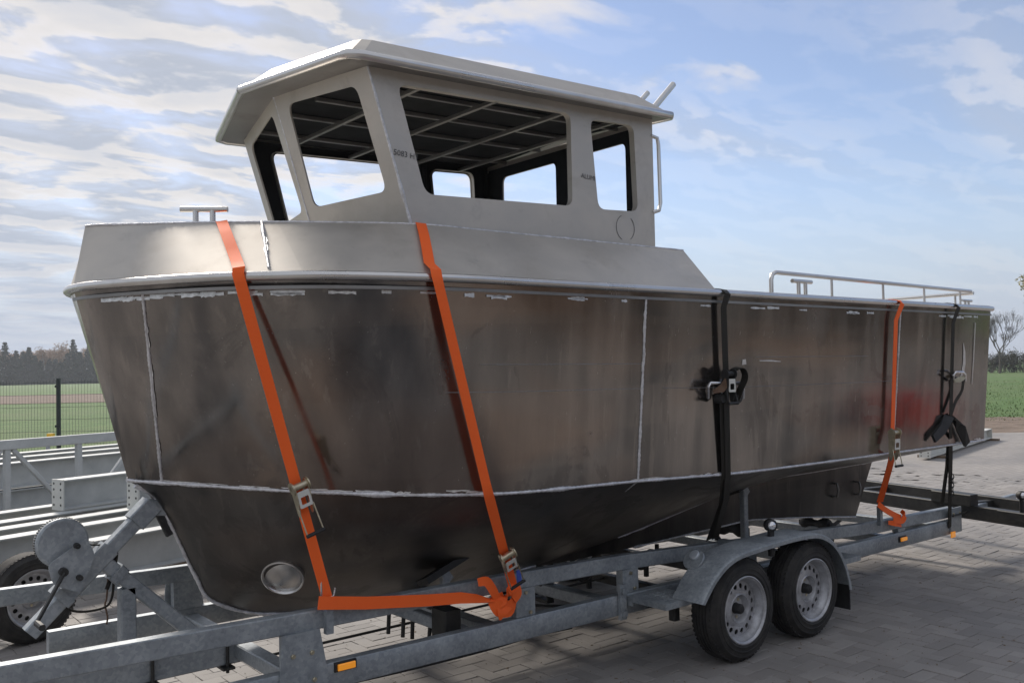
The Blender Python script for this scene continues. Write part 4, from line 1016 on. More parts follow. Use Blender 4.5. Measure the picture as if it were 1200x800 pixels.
# mudguard profile (outer lip) traced on the wheel's outer plane
mg = [onY(px, py, -1.185) for px, py in [(822, 708), (827, 697), (836, 680), (848, 664), (862, 652.5), (880, 645), (905, 637), (930, 630), (948, 626.5), (960, 626.5), (972, 632), (982, 643), (990, 660), (995, 678), (997, 690)]]
mg = crom(mg, 3)
def fender(sg):
    def f(mb):
        yo, yi = sg * 1.195, sg * .985
        cen = Vector((.35, 0, .28)); secs = []
        for p in mg:
            o_ = (Vector((p.x, 0, p.z)) - Vector((min(max(p.x, 0), .7), 0, .28))).normalized()
            secs.append([Vector((p.x, yo, p.z)) - o_ * .022, Vector((p.x, yo, p.z)), Vector((p.x, yo - sg * .012, p.z)) + o_ * .010, Vector((p.x, yi, p.z)) + o_ * .012,
                         Vector((p.x, yi, p.z)) + o_ * .006, Vector((p.x, yo - sg * .012, p.z)) + o_ * .004, Vector((p.x, yo - sg * .006, p.z)) - o_ * .002, Vector((p.x, yo - sg * .006, p.z)) - o_ * .022])
        mb.sweep(None, secs)
    return f
for sg in (-1, 1):
    fd = part('mudguard', GALV, fender(sg), smooth=50)
    part('mud_flap', 'black_rubber', lambda mb: mb.box((mg[-1].x + .004, sg * 1.07, mg[-1].z - .055), (.010, .21, .16)), fd)
    part('mudguard_bracket', GALV, lambda mb: (mb.box((-.30, sg * .845, .36), (.05, .26, .04)), mb.box((1.06, sg * .845, .36), (.05, .26, .04)), mb.box((.35, sg * .84, .585), (.05, .24, .04))), fd)
# round reflector on the front of the port mudguard
rp0 = onY(813, 655, -1.05); q = min(mg, key=lambda p: (p - rp0).length); o_ = (Vector((q.x, 0, q.z)) - Vector((0, 0, .28))).normalized()
rfp = onP(813, 655, Vector((q.x, -1.05, q.z)) + o_ * .012, o_)
rfl = part('reflector_mount', GALV, lambda mb: mb.lathe([(.001, .006), (.066, .006), (.068, -.004)], rfp, o_, 28), smooth=30)
part('reflector', 'reflector_grey', lambda mb: mb.lathe([(.001, .016), (.026, .014), (.032, .008), (.032, 0)], rfp + o_ * .002 + Vector((.012, 0, .02)), o_, 24), rfl, smooth=30)
# perforated steps before and behind the mudguards
for sg in (-1, 1):
    for x0, x1, zt0, yy0, yy1 in ((-.56, -.28, .405, .79, 1.05), (1.10, 1.50, .375, .76, 1.02)):
        holes = []
        for a in range(4):
            for b_ in range(5):
                cx_, cy_ = lerp(x0 + .04, x1 - .04, (a + .5) / 4), lerp(yy0 + .03, yy1 - .03, (b_ + .5) / 5); holes.append([(cx_ + .018 * math.cos(q * PI / 4), cy_ + .010 * math.sin(q * PI / 4)) for q in range(8)])
        st = part('step_plate', GALV, lambda mb: mb.panel(rrect(rect(x0, x1, yy0, yy1), .03, 3), holes, lambda x, y: (x, sg * y, zt0), (0, 0, 1), .006))
        part('step_rim', GALV, lambda mb: (mb.bar((x0, sg * (yy1 - .0), zt0 - .015), (x1, sg * (yy1 - .0), zt0 - .015), .006, .035, ch=.001), mb.bar((x0, sg * yy0, zt0 - .015), (x0, sg * yy1, zt0 - .015), .006, .035, ch=.001), mb.box(((x0 + x1) / 2, sg * (yy0 - .02), zt0 - .03), (x1 - x0, .05, .05))), st)
part('clamp_bracket', GALV, lambda mb: (mb.box((-.60, -YR - .065, .375), (.05, .02, .20)), mb.box((-.60, -YR - .08, .44), (.035, .02, .03)), mb.box((-.60, -YR - .08, .31), (.035, .02, .03))))
part('jack_stub', 'dark_painted_steel', lambda mb: (mb.bar((-.30, -.88, .39), (-.30, -.88, .24), .05, .05), mb.bar((-.44, -.82, .35), (-.2, -.82, .35), .04, .05)))
# lamps
def marker(px, py, w=.085, h=.030, y=-YR - .058):
    p = onY(px, py, y); ms = part('side_marker_lamp', 'black_rubber', lambda mb: mb.bar(p - Vector((w / 2 + .012, -.004, 0)), p + Vector((w / 2 + .012, .004, 0)), .016, h + .012, ch=.003))
    part('amber_lens', 'amber_lens', lambda mb: mb.bar(p + Vector((-w / 2, -.011, 0)), p + Vector((w / 2, -.011, 0)), .012, h, ch=.005), ms)
marker(405, 779); marker(1058, 631); 
p = onY(1117, 626, -YR - .068); part('amber_reflector', 'amber_lens', lambda mb: mb.bar(p - Vector((.035, 0, 0)), p + Vector((.035, 0, 0)), .010, .05, ch=.003))
p = onY(903, 615, -1.08); sl = part('position_lamp', 'black_rubber', lambda mb: (mb.bar(Vector((p.x, -1.08, zup(.3) - .04)), p, .03, .04), mb.lathe([(.001, .03), (.028, .03), (.038, .02), (.04, -.02), (.03, -.03), (.001, -.03)], p, (-.6, -.75, .1), 20)), smooth=40)
part('lamp_lens', 'clear_lens', lambda mb: mb.lathe([(.001, .042), (.016, .039), (.024, .030)], p, (-.6, -.75, .1), 18), sl, smooth=60)
# lamp-board arm drawn out behind
e0_, e1_ = Vector((3.53, -YR + .02, .385)), onY(1188, 581, -YR + .02)
part('lamp_board_arm', GALV, lambda mb: mb.bar(e0_, e1_, .045, .045))
part('arm_clamp', 'dark_painted_steel', lambda mb: (mb.tube([(3.42, -YR - .072, .395), (3.68, -YR - .072, .40)], .008, 8), mb.bar((2.85, -YR + .06, .40), (3.25, -YR + .06, .405), .05, .05)), smooth=40)
# ---- rollers and hull supports
def support(px, py, y, tilt, zfoot, big=1.0):
    """adjustable prop with a rubber-faced rocking pad"""
    p = onY(px, py, y); pr = part('hull_support', GALV, lambda mb: (mb.bar((p.x, y, zfoot), (p.x, y, p.z - .02), .045, .045, up=(1, 0, 0)), mb.box((p.x, y, zfoot + .02), (.11, .11, .10)), mb.bar((p.x - .02, y, p.z - .05), (p.x + .02, y, p.z - .02), .05, .08)))
    ax = (Vector((math.cos(tilt), 0, math.sin(tilt))), Vector((0, .94, -.34)), Vector((-math.sin(tilt), .34, math.cos(tilt))).normalized())
    part('support_pad', 'black_rubber', lambda mb: mb.box(p, (.30 * big, .10, .035), ax), pr)
support(521, 666, -.42, .35, zlo(-1.45) - .06)
support(871, 568, -.52, .30, zlo(.9) - .04, .8)
support(650, 660, .42, .3, zlo(-.6) - .06); support(980, 610, .5, .3, zlo(1.4) - .06)
def roller(x, y, z, n_=2):
    rs = part('keel_roller', 'black_rubber', lambda mb: mb.lathe([(.012, -.13), (.045, -.13), (.055, -.11), (.055, -.07), (.032, -.02), (.032, .02), (.055, .07), (.055, .11), (.045, .13), (.012, .13)], (x, y, z), (0, 1, 0), 22), smooth=40)
    part('roller_bracket', 'dark_painted_steel', lambda mb: (mb.bar((x, y - .15, z), (x, y + .15, z), .02, .02), mb.box((x, y - .145, z - .06), (.05, .01, .16)), mb.box((x, y + .145, z - .06), (.05, .01, .16)), mb.box((x, y, z - .13), (.06, .30, .02))), rs)
roller(-1.45, 0, .405); roller(-.62, 0, .40); roller(1.40, 0, .45); roller(2.55, 0, .35)
for px, py, y in ((770, 652, .45), (835, 636, .6), (757, 655, -.3), (690, 668, -.3)):
    p = onY(px, py, y); rs = part('side_roller', 'black_rubber', lambda mb: mb.lathe([(.001, -.09), (.035, -.09), (.045, -.07), (.045, -.03), (.030, -.01), (.030, .01), (.045, .03), (.045, .07), (.035, .09), (.001, .09)], p, (.95, .1, .25), 18), smooth=40)
    part('roller_arm', 'dark_painted_steel', lambda mb: mb.bar(p, Vector((p.x, p.y, zlo(p.x) - .06)), .03, .03, up=(1, 0, 0)), rs)
# side-roller cross rig between the rails with hanging bolts
part('roller_beam', GALV, lambda mb: mb.bar(onY(462, 711, -.25), onY(545, 741, -.60), .06, .06))
part('clamp_block', 'dark_painted_steel', lambda mb: (mb.bar(onY(523, 745, -.55), onY(523, 712, -.55), .13, .10, up=(1, 0, 0)),))
for px, a, b_ in ((456, 716, 742), (473, 721, 746), (484, 712, 748), (504, 733, 746)):
    y = -.25 - (px - 456) / 90 * .3; part('hanging_bolt', 'dark_painted_steel', lambda mb: mb.tube([onY(px, a, y), onY(px - 1, b_, y)], .011, 8), smooth=60)
part('brake_rod', 'dark_painted_steel', lambda mb: (mb.tube([Vector((-2.45, -.02, .29)), Vector((0, -.02, .30))], .008, 8),), smooth=60)
part('brake_cable', 'black_rubber', lambda mb: [mb.tube(crom([(-.9, sg * .1, .29), (-.5, sg * .3, .25), (0, sg * .8, .29)], 6), .009, 6) for sg in (-1, 1)], smooth=60)
# strap lugs on the rail
for px, py in ((385, 722), (1031, 604)):
    p = onY(px, py, -YR - .045); part('lashing_lug', GALV, lambda mb: mb.box(p, (.035, .03, .15)))

# ================================================================== lashing straps
NP = Vector((0, -1, 0))
def ratchet(parent, c, d, wd, w=.05, handle=.16, hmat='zinc_plated_steel', long=.17):
    """c centre, d direction down the strap, wd width direction; outward is away from the hull"""
    d = Vector(d).normalized(); wd = (Vector(wd) - d * Vector(wd).dot(d)).normalized(); n_ = d.cross(wd)
    if n_.y > 0: n_ = -n_
    A = (wd, d, n_)
    fr_ = part('ratchet_frame', hmat, lambda mb: [mb.panel(rrect([(-long * .5, -.004), (-long * .38, -.03), (-long * .05, -.032), (long * .42, -.014), (long * .5, 0), (long * .42, .012), (-long * .40, .018)], .012, 3), [], lambda a, b_, sg=sg: c + d * a + n_ * (-b_ + .012) + wd * sg * (w / 2 + .006), wd, .0035) for sg in (-1, 1)], parent)
    part('spool', hmat, lambda mb: (mb.lathe([(.001, -w / 2 - .012), (.016, -w / 2 - .012), (.016, w / 2 + .012), (.001, w / 2 + .012)], c - d * long * .34 + n_ * .022, wd, 16), [mb.lathe([(.012, -.003), (.028, -.003), (.028, .003), (.012, .003)], c - d * long * .34 + n_ * .022 + wd * sg * (w / 2 + .012), wd, 18) for sg in (-1, 1)]), fr_, smooth=40)
    part('pawl', 'off_white_primed_steel', lambda mb: mb.panel(rrect([(-w * .56, -.045), (w * .56, -.045), (w * .6, .03), (-w * .6, .03)], .006, 3), [rrect([(-w * .38, -.018), (w * .38, -.018), (w * .38, .016), (-w * .38, .016)], .005, 3)], lambda a, b_: c + wd * a + d * (b_ + .005) + n_ * .042, n_, .003), fr_)
    hb = c + d * handle * .2
    hd = (d * .97 + n_ * .22).normalized()
    part('ratchet_handle', hmat, lambda mb: [mb.tube([hb + wd * sg * (w / 2 + .012) + n_ * .03, hb + wd * sg * (w / 2 + .014) + n_ * .03 + hd * handle * .8], .0035, 6) for sg in (-1, 1)], fr_, smooth=50)
    part('handle_grip', 'black_rubber', lambda mb: mb.tube([hb + n_ * .03 + hd * handle * .8 - wd * (w / 2 + .018), hb + n_ * .03 + hd * handle * .8 + wd * (w / 2 + .018)], .009, 8), fr_, smooth=50)
    return fr_
def web(parent, path, wds, material, w=.05, t_=.003, name='webbing', label=None):
    mb = MB(); mb.ribbon(path, wds, w, t_); return mb.build(name, material, parent, label, smooth=45)
GS = 'ratchet straps lashing the boat down'
X = Vector((1, 0, 0))
OW, BW = 'orange_webbing', 'black_webbing'
def strap_top(px_c, px_g, dx=0):
    """over the foredeck, down the coaming and over the rub rail at pixel px_g"""
    ti = min(range(len(Tc)), key=lambda i: abs(proj(Tc[i])[0] - px_c) + (1e3 if Tc[i].y > 0 else 0))
    gi = min(range(NS), key=lambda i: abs(proj(rp[i])[0] - px_g))
    return ti, gi
def over_coaming(px_t, px_b, gpt, gi_):
    """the run from the deck edge down the coaming to the rub rail, lying on the plate"""
    ti = min(range(len(Tc)), key=lambda i: abs(proj(Tc[i])[0] - px_t)); a = Tc[ti]
    bi = min(range(len(Bc)), key=lambda i: abs(proj(Bc[i])[0] - px_b)); b_ = Bc[bi]
    n_ = (outn[gi_] * .75 + Vector((0, 0, .66))).normalized()
    return [a + Vector((.02, .35, .003)), a + Vector((0, .02, .005)), a + n_ * .007, a.lerp(b_, .3) + n_ * .016, a.lerp(b_, .6) + n_ * .016, a.lerp(b_, .85) + n_ * .012, gpt + Vector((0, 0, .028)) - outn[gi_] * .010, gpt]
# strap over the bow
st = thing('ratchet_strap', 'orange ratchet strap over the bow, its tail running level along the trailer rail', 'strap', (-2.5, -.75, .66), GS)
top = onZ(262, 261.5, TOPZ) + Vector((0, 0, .004)); gi = min(range(NS), key=lambda i: abs(proj(rp[i])[0] - 288)); gp = rp[gi] + outn[gi] * .034 + Vector((0, 0, .006)); foot = onY(384, 702, -YR - .055)
wd1 = (Gc[gi + 1] - Gc[gi - 1]).normalized()
pth = over_coaming(264, 286, gp, gi) + [gp + (foot - gp) * .03, gp.lerp(foot, .6), gp.lerp(foot, .98), foot]
bot = gp.lerp(foot, .66)
web(st, pth, [X, X] + [wd1] * 6 + [X] * 4, OW)
ratchet(st, gp.lerp(foot, .665) + Vector((0, -.012, 0)), foot - gp, X)
part('hook', 'chrome_steel', lambda mb: mb.tube([foot + Vector((-.035, -.005, .09)), foot + Vector((-.035, -.008, .05)), foot + Vector((-.03, .0, .01)), foot + Vector((.03, .0, .01)), foot + Vector((.035, -.008, .05))], .005, 8), st, smooth=60)
# strap over the wheelhouse deck
st2 = thing('ratchet_strap', 'orange ratchet strap before the wheelhouse, knotted at the trailer rail', 'strap', (-1.36, -.75, .62), GS)
top2 = onZ(488, 263.5, TOPZ) + Vector((0, 0, .004)); gi2 = min(range(NS), key=lambda i: abs(proj(rp[i])[0] - 514)); gp2 = rp[gi2] + outn[gi2] * .034 + Vector((0, 0, .006)); foot2 = onY(602, 690, -YR - .06)
ch2 = onY(572, 577, -1.13)
wd2 = (Gc[gi2 + 1] - Gc[gi2 - 1]).normalized()
web(st2, over_coaming(489, 511, gp2, gi2) + [gp2.lerp(ch2, .04), gp2.lerp(ch2, .5), gp2.lerp(ch2, .96), ch2, ch2.lerp(foot2, .06), ch2.lerp(foot2, .9), foot2], [X, X] + [wd2] * 6 + [X] * 7, OW)
ratchet(st2, ch2.lerp(foot2, .66) + Vector((0, -.012, 0)), foot2 - ch2, X, long=.18)
part('care_label', 'blue_label', lambda mb: mb.ribbon([foot2 + Vector((.02, -.018, .10)), foot2 + Vector((.025, -.02, .02))], X, .03, .002), st2, smooth=0)
# level tail of the first strap along the rail, into the knot
yk = -YR - .07
def K(px, py, dy=0): return onY(px, py, yk + dy)
tail = [K(373, 706), K(430, 706), K(500, 703), K(540, 700), K(560, 701, -.005), K(575, 703, -.01), K(590, 697, -.012)]
web(st, tail, [(0, .05, 1), (0, .05, 1), (0, .05, 1), (0, .2, 1), (0, .6, .8), (0, 1, .4), (0, .4, 1)], OW, [.058, .057, .056, .055, .047, .035, .04], .004, 'tail')
for pts, wds_, ww in [
    ([K(560, 682), K(570, 681, -.02), K(577, 690, -.03), K(583, 700, -.022), K(590, 702, -.01)], [(.2, .3, 1), (.3, .2, 1), (1, 0, .3), (1, 0, .4), (.3, 0, 1)], [.04, .05, .05, .04, .03]),
    ([K(603, 686, -.02), K(596, 694, -.035), K(588, 704, -.03), K(580, 708, -.02)], [(1, 0, 0), (1, .1, .5), (.6, 0, 1), (.2, 0, 1)], [.05, .045, .05, .04]),
    ([K(574, 704, -.015), K(585, 712, -.028), K(597, 712, -.02), K(603, 702, -.008)], [(0, .2, 1), (0, -.1, 1), (0, .1, 1), (.1, 0, 1)], [.03, .085, .085, .05]),
    ([K(590, 708, -.02), K(588, 718, -.034), K(586, 726, -.03)], [(1, 0, .2), (1, 0, -.2), (1, 0, .1)], [.10, .06, .012]),
    ([K(604, 684, -.006), K(607, 694, -.02), K(602, 702, -.022)], [(1, 0, 0), (1, .2, -.3), (1, 0, -.5)], [.05, .06, .05])]:
    web(st2, crom(pts, 4), [tuple(Vector(wds_[min(int(q / 4), len(wds_) - 1)]).lerp(Vector(wds_[min(int(q / 4) + 1, len(wds_) - 1)]), (q % 4) / 4)) for q in range(4 * (len(pts) - 1) + 1)], OW, [lerp(ww[min(int(q / 4), len(ww) - 1)], ww[min(int(q / 4) + 1, len(ww) - 1)], (q % 4) / 4) for q in range(4 * (len(pts) - 1) + 1)], .004, 'knot_loop')
# orange strap near the stern
st3 = thing('ratchet_strap', 'orange ratchet strap near the stern with slack knotted end', 'strap', (2.3, -.75, .5), GS)
def YH(px, py, extra=0):
    """point just off the port side at a pixel, following its slope"""
    z = onY(px, py, -1.16).z; v = (z - 1.07) / (ZG - 1.07); return onY(px, py, -1.105 - .095 * v - .004 - extra)
gx = YH(1051, 352).x
T3 = [Vector((gx, -.5, ZD + .006)), Vector((gx, -1.17, ZD + .008)), Vector((gx, -1.222, ZG + .030)), Vector((gx, -1.248, ZG + .008)), YH(1050, 375, .03), YH(1046, 505, .035), YH(1045, 522, .045)]
web(st3, T3, X, OW)
r3 = ratchet(st3, YH(1045, 520, .05), (0, .05, -1), (1, .0, 0), .06, .15, long=.24)
z3 = [YH(1046, 530, .05), onY(1043, 545, -1.05), onY(1037, 567, -.88), onY(1031, 588, -YR - .05)]
web(st3, crom(z3, 4), [Vector((1, -.2, 0)).lerp(Vector((.6, -.8, .2)), q / 12) for q in range(13)], OW, .05, .003, 'tail')
for pts, ww in [([onY(1029, 590, -YR - .055), onY(1036, 596, -YR - .07), onY(1046, 602, -YR - .075), onY(1056, 606, -YR - .07)], [.05, .05, .05, .04]),
                ([onY(1056, 598, -YR - .06), onY(1060, 603, -YR - .09), onY(1057, 610, -YR - .09), onY(1047, 609, -YR - .08)], [.03, .045, .045, .04]),
                ([onY(1041, 612, -YR - .06), onY(1049, 613, -YR - .085), onY(1056, 615, -YR - .07)], [.03, .045, .03])]:
    n_ = 4 * (len(pts) - 1) + 1
    web(st3, crom(pts, 4), [(0, .2, 1)] * n_, OW, [lerp(ww[min(q // 4, len(ww) - 1)], ww[min(q // 4 + 1, len(ww) - 1)], (q % 4) / 4) for q in range(n_)], .004, 'knot_loop')
# black strap amidships, doubled below the ratchet
st4 = thing('ratchet_strap', 'black ratchet strap amidships with doubled webbing below its ratchet', 'strap', (.1, -.75, .6), GS)
gx = YH(846, 342).x
web(st4, [Vector((gx, -.5, ZD + .006)), Vector((gx, -1.17, ZD + .008)), Vector((gx, -1.222, ZG + .030)), Vector((gx, -1.248, ZG + .008)), YH(848, 360, .03), YH(851, 450, .03), YH(853, 556, .012), onY(851, 585, -1.06), onY(838, 630, -.86)], X, BW)
web(st4, [YH(846, 462, .02), YH(849, 556, .008), onY(846, 590, -1.02), onY(831, 632, -.80)], X, BW)
ratchet(st4, YH(851, 452, .055), (0, 0, -1), X, .05, .10, 'dark_painted_steel', .2)
lpp = [YH(852, 440, .05), YH(862, 432, .07), YH(870, 432, .09), YH(873, 442, .09), YH(868, 455, .08), YH(862, 470, .06)]
web(st4, crom(lpp, 4), [(0, 1, .15)] * 21, BW, .045, .003, 'tail')
def uhandle(parent, px0, px1, pyt, pyb):
    mb = MB(); pts = [YH(px0, pyb, .02), YH(px0, pyt + 3, .055), YH(px0 + 2.5, pyt, .06), YH(px1 - 2.5, pyt, .06), YH(px1, pyt + 3, .055), YH(px1, pyb, .02)]
    mb.tube(pts, .010, 8); mb.build('ratchet_handle', 'chrome_steel', parent, smooth=60)
uhandle(st4, 830, 871, 449, 466)
part('release_lever', 'rusty_steel', lambda mb: mb.ribbon([YH(836, 459, .08), YH(846, 455, .085), YH(853, 446, .08)], (0, .1, 1), [.02, .045, .05], .004), st4)
part('spool_end', 'dark_painted_steel', lambda mb: [mb.lathe([(.001, .03), (.022, .03), (.026, .02), (.026, -.02)], YH(px, 467, .05), (0, -1, 0), 16) for px in (843, 862)], st4, smooth=40)
# black strap at the stern
st5 = thing('ratchet_strap', 'black ratchet strap at the stern with a chain end at the rail', 'strap', (3.3, -.75, .4), GS)
gx = YH(1117, 362).x
web(st5, [Vector((gx, -.5, ZD + .006)), Vector((gx, -1.17, ZD + .008)), Vector((gx, -1.222, ZG + .030)), Vector((gx, -1.248, ZG + .008)), YH(1117, 378, .03), YH(1114, 500, .035), onY(1114, 535, -1.03), onY(1113, 600, -YR - .07), onY(1113, 618, -YR - .06)], X, BW)
web(st5, [YH(1113, 492, .02), onY(1110, 545, -.98), onY(1104, 590, -.76)], X, BW)
for k in range(5):
    p = onY(1116, 558 + k * 5, -.95 + k * .02); ax = X if k % 2 else Vector((0, 1, 0))
    part('chain_link', 'dark_painted_steel', lambda mb: mb.tube([p + Vector((0, 0, .022 * math.cos(a))) + ax * (.012 * math.sin(a)) for a in [q * 2 * PI / 12 for q in range(13)]], .004, 6), st5, smooth=60)
c5 = YH(1114, 490, .03)
for pts in ([(1112, 488), (1104, 503), (1094, 514)], [(1116, 488), (1126, 502), (1133, 520)]):
    part('edge_protector', 'black_rubber', lambda mb: mb.ribbon([YH(*q_, .03) for q_ in pts], (.7, 0, .7) if pts[0][0] > pts[1][0] else (.7, 0, -.5), [.07, .075, .06], .02), st5)
uhandle(st5, 1117, 1131, 436, 446)
part('release_lever', 'zinc_plated_steel', lambda mb: mb.ribbon([YH(1118, 446, .04), YH(1124, 445, .05), YH(1131, 441, .05)], (0, .1, 1), [.02, .045, .03], .004), st5)
web(st5, crom([YH(1129, 446, .05), YH(1127, 458, .04), YH(1120, 470, .03), YH(1115, 484, .03)], 4), X, BW, .04, .003, 'tail')

# ================================================================== other trailers in the yard
def other_wheel(parent, p, nrm, spin, sc=1.0):
    n_ = Vector(nrm).normalized(); y_ = -n_; x_ = y_.cross(Vector((0, 0, 1))).normalized()
    m_ = Matrix((x_, y_, x_.cross(y_))).transposed().to_4x4(); m_.translation = p
    return wheel(parent, m_ @ Matrix.Scale(sc, 4), spin)
wp = onZ(44, 754, 0); wn_ = Vector((.27, -.96, 0))
ot = thing('parked_trailer', 'dark trailer with a wheel showing behind the winch stand', 'trailer', (wp.x, wp.y, 0))
other_wheel(ot, Vector((wp.x, wp.y, .29)), wn_, .3, .97)
other_wheel(ot, Vector((wp.x, wp.y, .29)) - wn_ * 1.7, -wn_, .8, .97)
ob = Vector((-wn_.y, wn_.x, 0)).normalized()
w0 = Vector((wp.x, wp.y, .29))
part('axle', 'dark_painted_steel', lambda mb: mb.bar(w0 - wn_ * .1, w0 - wn_ * 1.6, .06, .06), ot)
for k in (.32, 1.38): part('chassis_beam', 'dark_painted_steel', lambda mb: mb.bar(w0 - wn_ * k - ob * 2.2 + Vector((0, 0, .08)), w0 - wn_ * k + ob * .12 + Vector((0, 0, .08)), .06, .10), ot)
for k in (-2.1, -1.0, .05): part('cross_member', 'dark_painted_steel', lambda mb: mb.bar(w0 - wn_ * .35 + ob * k + Vector((0, 0, .08)), w0 - wn_ * 1.35 + ob * k + Vector((0, 0, .08)), .05, .08), ot)
part('spring_hanger', 'dark_painted_steel', lambda mb: mb.bar(w0 - wn_ * .32 + Vector((0, 0, -.02)), w0 - wn_ * .32 + Vector((0, 0, .05)), .10, .06, up=ob), ot)
# dark trailer parked crosswise behind the stern
q0, q1 = onZ(1008, 573, .46), onZ(1200, 600, .46); qd = (q1 - q0); qd.z = 0; qd.normalize(); qn = Vector((-qd.y, qd.x, 0))
if qn.x < 0: qn = -qn
o2 = thing('parked_trailer', 'dark steel trailer parked crosswise behind the stern', 'trailer', (q0.x, q0.y, 0))
L2 = (q1 - q0).length + 1.6
for off, zt2 in ((0, .46), (.60, .46)):
    part('chassis_beam', 'dark_painted_steel', lambda mb: mb.bar(q0 - qd * 1.8 + qn * off + Vector((0, 0, -.06)), q0 + qd * L2 + qn * off + Vector((0, 0, -.06)), .07, .12), o2)
for s_ in (-1.6, -.2, 1.0, 2.3, L2 - .1): part('cross_member', 'dark_painted_steel', lambda mb: mb.bar(q0 + qd * s_ + qn * .03 + Vector((0, 0, -.07)), q0 + qd * s_ + qn * .57 + Vector((0, 0, -.07)), .07, .08), o2)
for s_, off, sg in ((-1.15, -.16, -1), (-1.15, .76, 1)):
    other_wheel(o2, Vector((q0.x, q0.y, .29)) + qd * s_ + qn * (off + .19 * (1 if sg > 0 else -1) * .5), qn * sg, .4, .97)
part('axle', 'dark_painted_steel', lambda mb: mb.bar(q0 + qd * -1.15 + qn * -.1 + Vector((0, 0, -.17)), q0 + qd * -1.15 + qn * .70 + Vector((0, 0, -.17)), .06, .06), o2)
pb = onP(1118, 583, q0, -qn); part('bunk_block', 'dark_painted_steel', lambda mb: mb.bar(pb - qd * .2, pb + qd * .2, .10, .10), o2)
pc = onP(1187, 604, q0 - qn * .12, -qn); part('lamp_board', 'dark_painted_steel', lambda mb: mb.bar(pc - qd * .12, pc + qd * .6, .06, .07), o2)
pl_ = onP(1197, 580, q0 - qn * .1, -qn); part('position_lamp', 'black_rubber', lambda mb: (mb.bar(pl_ + Vector((0, 0, -.14)), pl_, .03, .03), mb.lathe([(.001, .03), (.03, .03), (.036, .02), (.036, -.02), (.001, -.03)], pl_, (-.6, -.75, .1), 16)), o2, smooth=40)
part('lamp_lens', 'clear_lens', lambda mb: mb.lathe([(.001, .042), (.016, .039), (.024, .030)], pl_, (-.6, -.75, .1), 18), o2, smooth=60)
part('jockey_leg', 'dark_painted_steel', lambda mb: (mb.bar(q0 + qd * (L2 - .4) + qn * .30 + Vector((0, 0, .05)), q0 + qd * (L2 - .4) + qn * .30 + Vector((0, 0, -.455)), .06, .06, up=(1, 0, 0)), mb.box(q0 + qd * (L2 - .4) + qn * .30 + Vector((0, 0, -.45)), (.14, .14, .015)), mb.bar(q0 + qd * (L2 - .4) + qn * .03 + Vector((0, 0, -.06)), q0 + qd * (L2 - .4) + qn * .57 + Vector((0, 0, -.06)), .06, .08)), o2)

# ================================================================== loose grit and leaf litter on the paving
gr = random.Random(77); mb = MB()
for _ in range(900):
    px, py = gr.uniform(0, 1200), gr.uniform(600, 800); p = onZ(px, py, .001)
    if not (BX0 < p.x < BX1 and BY0 < p.y < BY1): continue
    s_ = gr.uniform(.003, .008) * (2.2 if gr.random() < .12 else 1); a = gr.uniform(0, 6.28); d = Vector((math.cos(a), math.sin(a), 0)); e_ = Vector((-d.y, d.x, 0)); h_ = gr.uniform(.001, .004)
    mb.add([p - d * s_, p + e_ * s_ * .6, p + d * s_, p - e_ * s_ * .6, p + Vector((0, 0, h_ + .002))], [(0, 1, 4), (1, 2, 4), (2, 3, 4), (3, 0, 4)])
o = stuff(mb.build('grit', 'sawn_timber', smooth=0, merge=0)); tag(o, 'fine grit and leaf litter scattered over the paving', 'grit')

# ================================================================== unseen objects added behind the photographer for the plating to mirror
m_simple('brown_wall_cladding', (.075, .060, .050), (.115, .094, .080), .6, .1, 2, .05)
m_simple('red_reflection_paint', (.30, .030, .022), (.40, .050, .035), .5, 0, 3, .05)
m_simple('grey_gate_paint', (.13, .125, .12), (.19, .18, .17), .5, 0, 3, .05)
hall = thing('reflection_hall', 'added unseen brown clad hall with grey gates, put there for the hull plating to mirror', 'building', (8, -15, 0))  # unseen hall, added only for its reflection in the hull
HX0, HX1, HY, HYB, HH = -14.0, 34.0, -14.5, -30.0, 4.2
gates = [(2.0, 6.0), (14.0, 18.5)]
edges = [HX0] + [q for g_ in gates for q in g_] + [HX1]
for k in range(0, len(edges), 2):
    x0, x1 = edges[k], edges[k + 1]
    def ribs(mb, x0=x0, x1=x1):
        n_ = int((x1 - x0) / .25); prof = []
        for q in range(n_):
            a = x0 + (x1 - x0) * q / n_; w = (x1 - x0) / n_; prof += [(a, 0), (a + w * .55, 0), (a + w * .65, .04), (a + w * .9, .04)]
        prof.append((x1, 0)); mb.grid([[Vector((x, HY + y, .4)), Vector((x, HY + y, HH))] for x, y in prof])
        mb.box(((x0 + x1) / 2, HY - .08, .2), (x1 - x0, .2, .4))
    part('front_wall', 'brown_wall_cladding', ribs, hall, smooth=0)
for x0, x1 in gates:
    gt = part('gate', 'grey_gate_paint', lambda mb: [mb.box(((x0 + x1) / 2, HY - .05, .3 + q * .62), (x1 - x0 - .02, .06, .6)) for q in range(5)], hall, smooth=0)
    part('gate_frame', 'dark_painted_steel', lambda mb: (mb.box((x0 - .06, HY + .06, 1.6), (.12, .12, 3.2)), mb.box((x1 + .06, HY + .06, 1.6), (.12, .12, 3.2)), mb.box(((x0 + x1) / 2, HY + .06, 3.26), (x1 - x0 + .24, .12, .12))), gt, smooth=0)
    part('lintel_wall', 'brown_wall_cladding', lambda mb: mb.box(((x0 + x1) / 2, HY - .03, (HH + 3.32) / 2), (x1 - x0, .06, HH - 3.32)), hall, smooth=0)
part('side_wall', 'brown_wall_cladding', lambda mb: mb.box((HX0, (HY + HYB) / 2, HH / 2), (.1, HY - HYB, HH)), hall, smooth=0)
part('side_wall', 'brown_wall_cladding', lambda mb: mb.box((HX1, (HY + HYB) / 2, HH / 2), (.1, HY - HYB, HH)), hall, smooth=0)
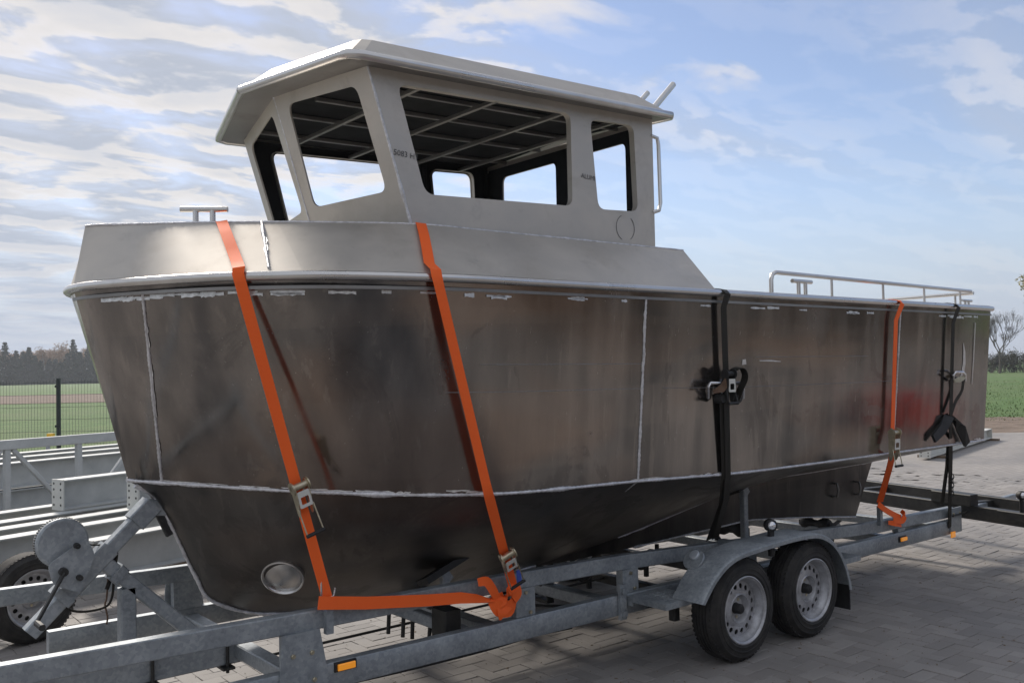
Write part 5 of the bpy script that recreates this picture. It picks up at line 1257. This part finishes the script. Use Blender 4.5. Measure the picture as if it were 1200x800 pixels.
part('back_wall', 'brown_wall_cladding', lambda mb: mb.box(((HX0 + HX1) / 2, HYB, HH / 2), (HX1 - HX0 - .12, .1, HH)), hall, smooth=0)
part('roof', 'dark_painted_steel', lambda mb: mb.add([(HX0 - .3, HY + .4, HH), (HX1 + .3, HY + .4, HH), (HX1 + .3, (HY + HYB) / 2, HH + 1.8), (HX0 - .3, (HY + HYB) / 2, HH + 1.8), (HX1 + .3, HYB - .4, HH), (HX0 - .3, HYB - .4, HH)], [(0, 1, 2, 3), (3, 2, 4, 5), (0, 3, 5), (1, 4, 2)]), hall, smooth=0)
sk = thing('reflection_box', 'added unseen low red box, put there to be mirrored at the foot of the stern plating', 'box', (9.3, -4.9, 0))  # unseen box, added for a red reflection low on the stern
part('body', 'red_reflection_paint', lambda mb: (mb.box((9.3, -4.9, .27), (1.5, .7, .42)),), sk, smooth=0)
part('lid', 'red_reflection_paint', lambda mb: mb.add([(8.53, -5.27, .482), (10.07, -5.27, .482), (10.07, -4.53, .482), (8.53, -4.53, .482), (8.6, -5.0, .56), (10.0, -5.0, .56), (10.0, -4.8, .56), (8.6, -4.8, .56)], [(0, 1, 2, 3), (0, 1, 5, 4), (1, 2, 6, 5), (2, 3, 7, 6), (3, 0, 4, 7), (4, 5, 6, 7)]), sk, smooth=0)
for x in (8.75, 9.85): part('skid', 'dark_painted_steel', lambda mb: mb.box((x, -4.9, .03), (.1, .7, .058)), sk, smooth=0)

# ================================================================== haze over the fields
hm = bpy.data.materials.new('haze'); hm.use_nodes = True; ht = hm.node_tree; ht.nodes.clear()
ho = N(ht, 'ShaderNodeOutputMaterial'); hv = N(ht, 'ShaderNodeVolumePrincipled'); hv.inputs['Color'].default_value = (.86, .92, 1, 1); hv.inputs['Density'].default_value = .00045; hv.inputs['Anisotropy'].default_value = .3
L(ht, hv.outputs[0], ho.inputs['Volume']); MATS['haze'] = hm
mb = MB(); mb.box((0, 0, 9.5), (5400, 5400, 21.2)); o = mb.build('haze', 'haze', smooth=0); stuff(o); tag(o, 'thin pale haze hanging over the fields', 'haze')
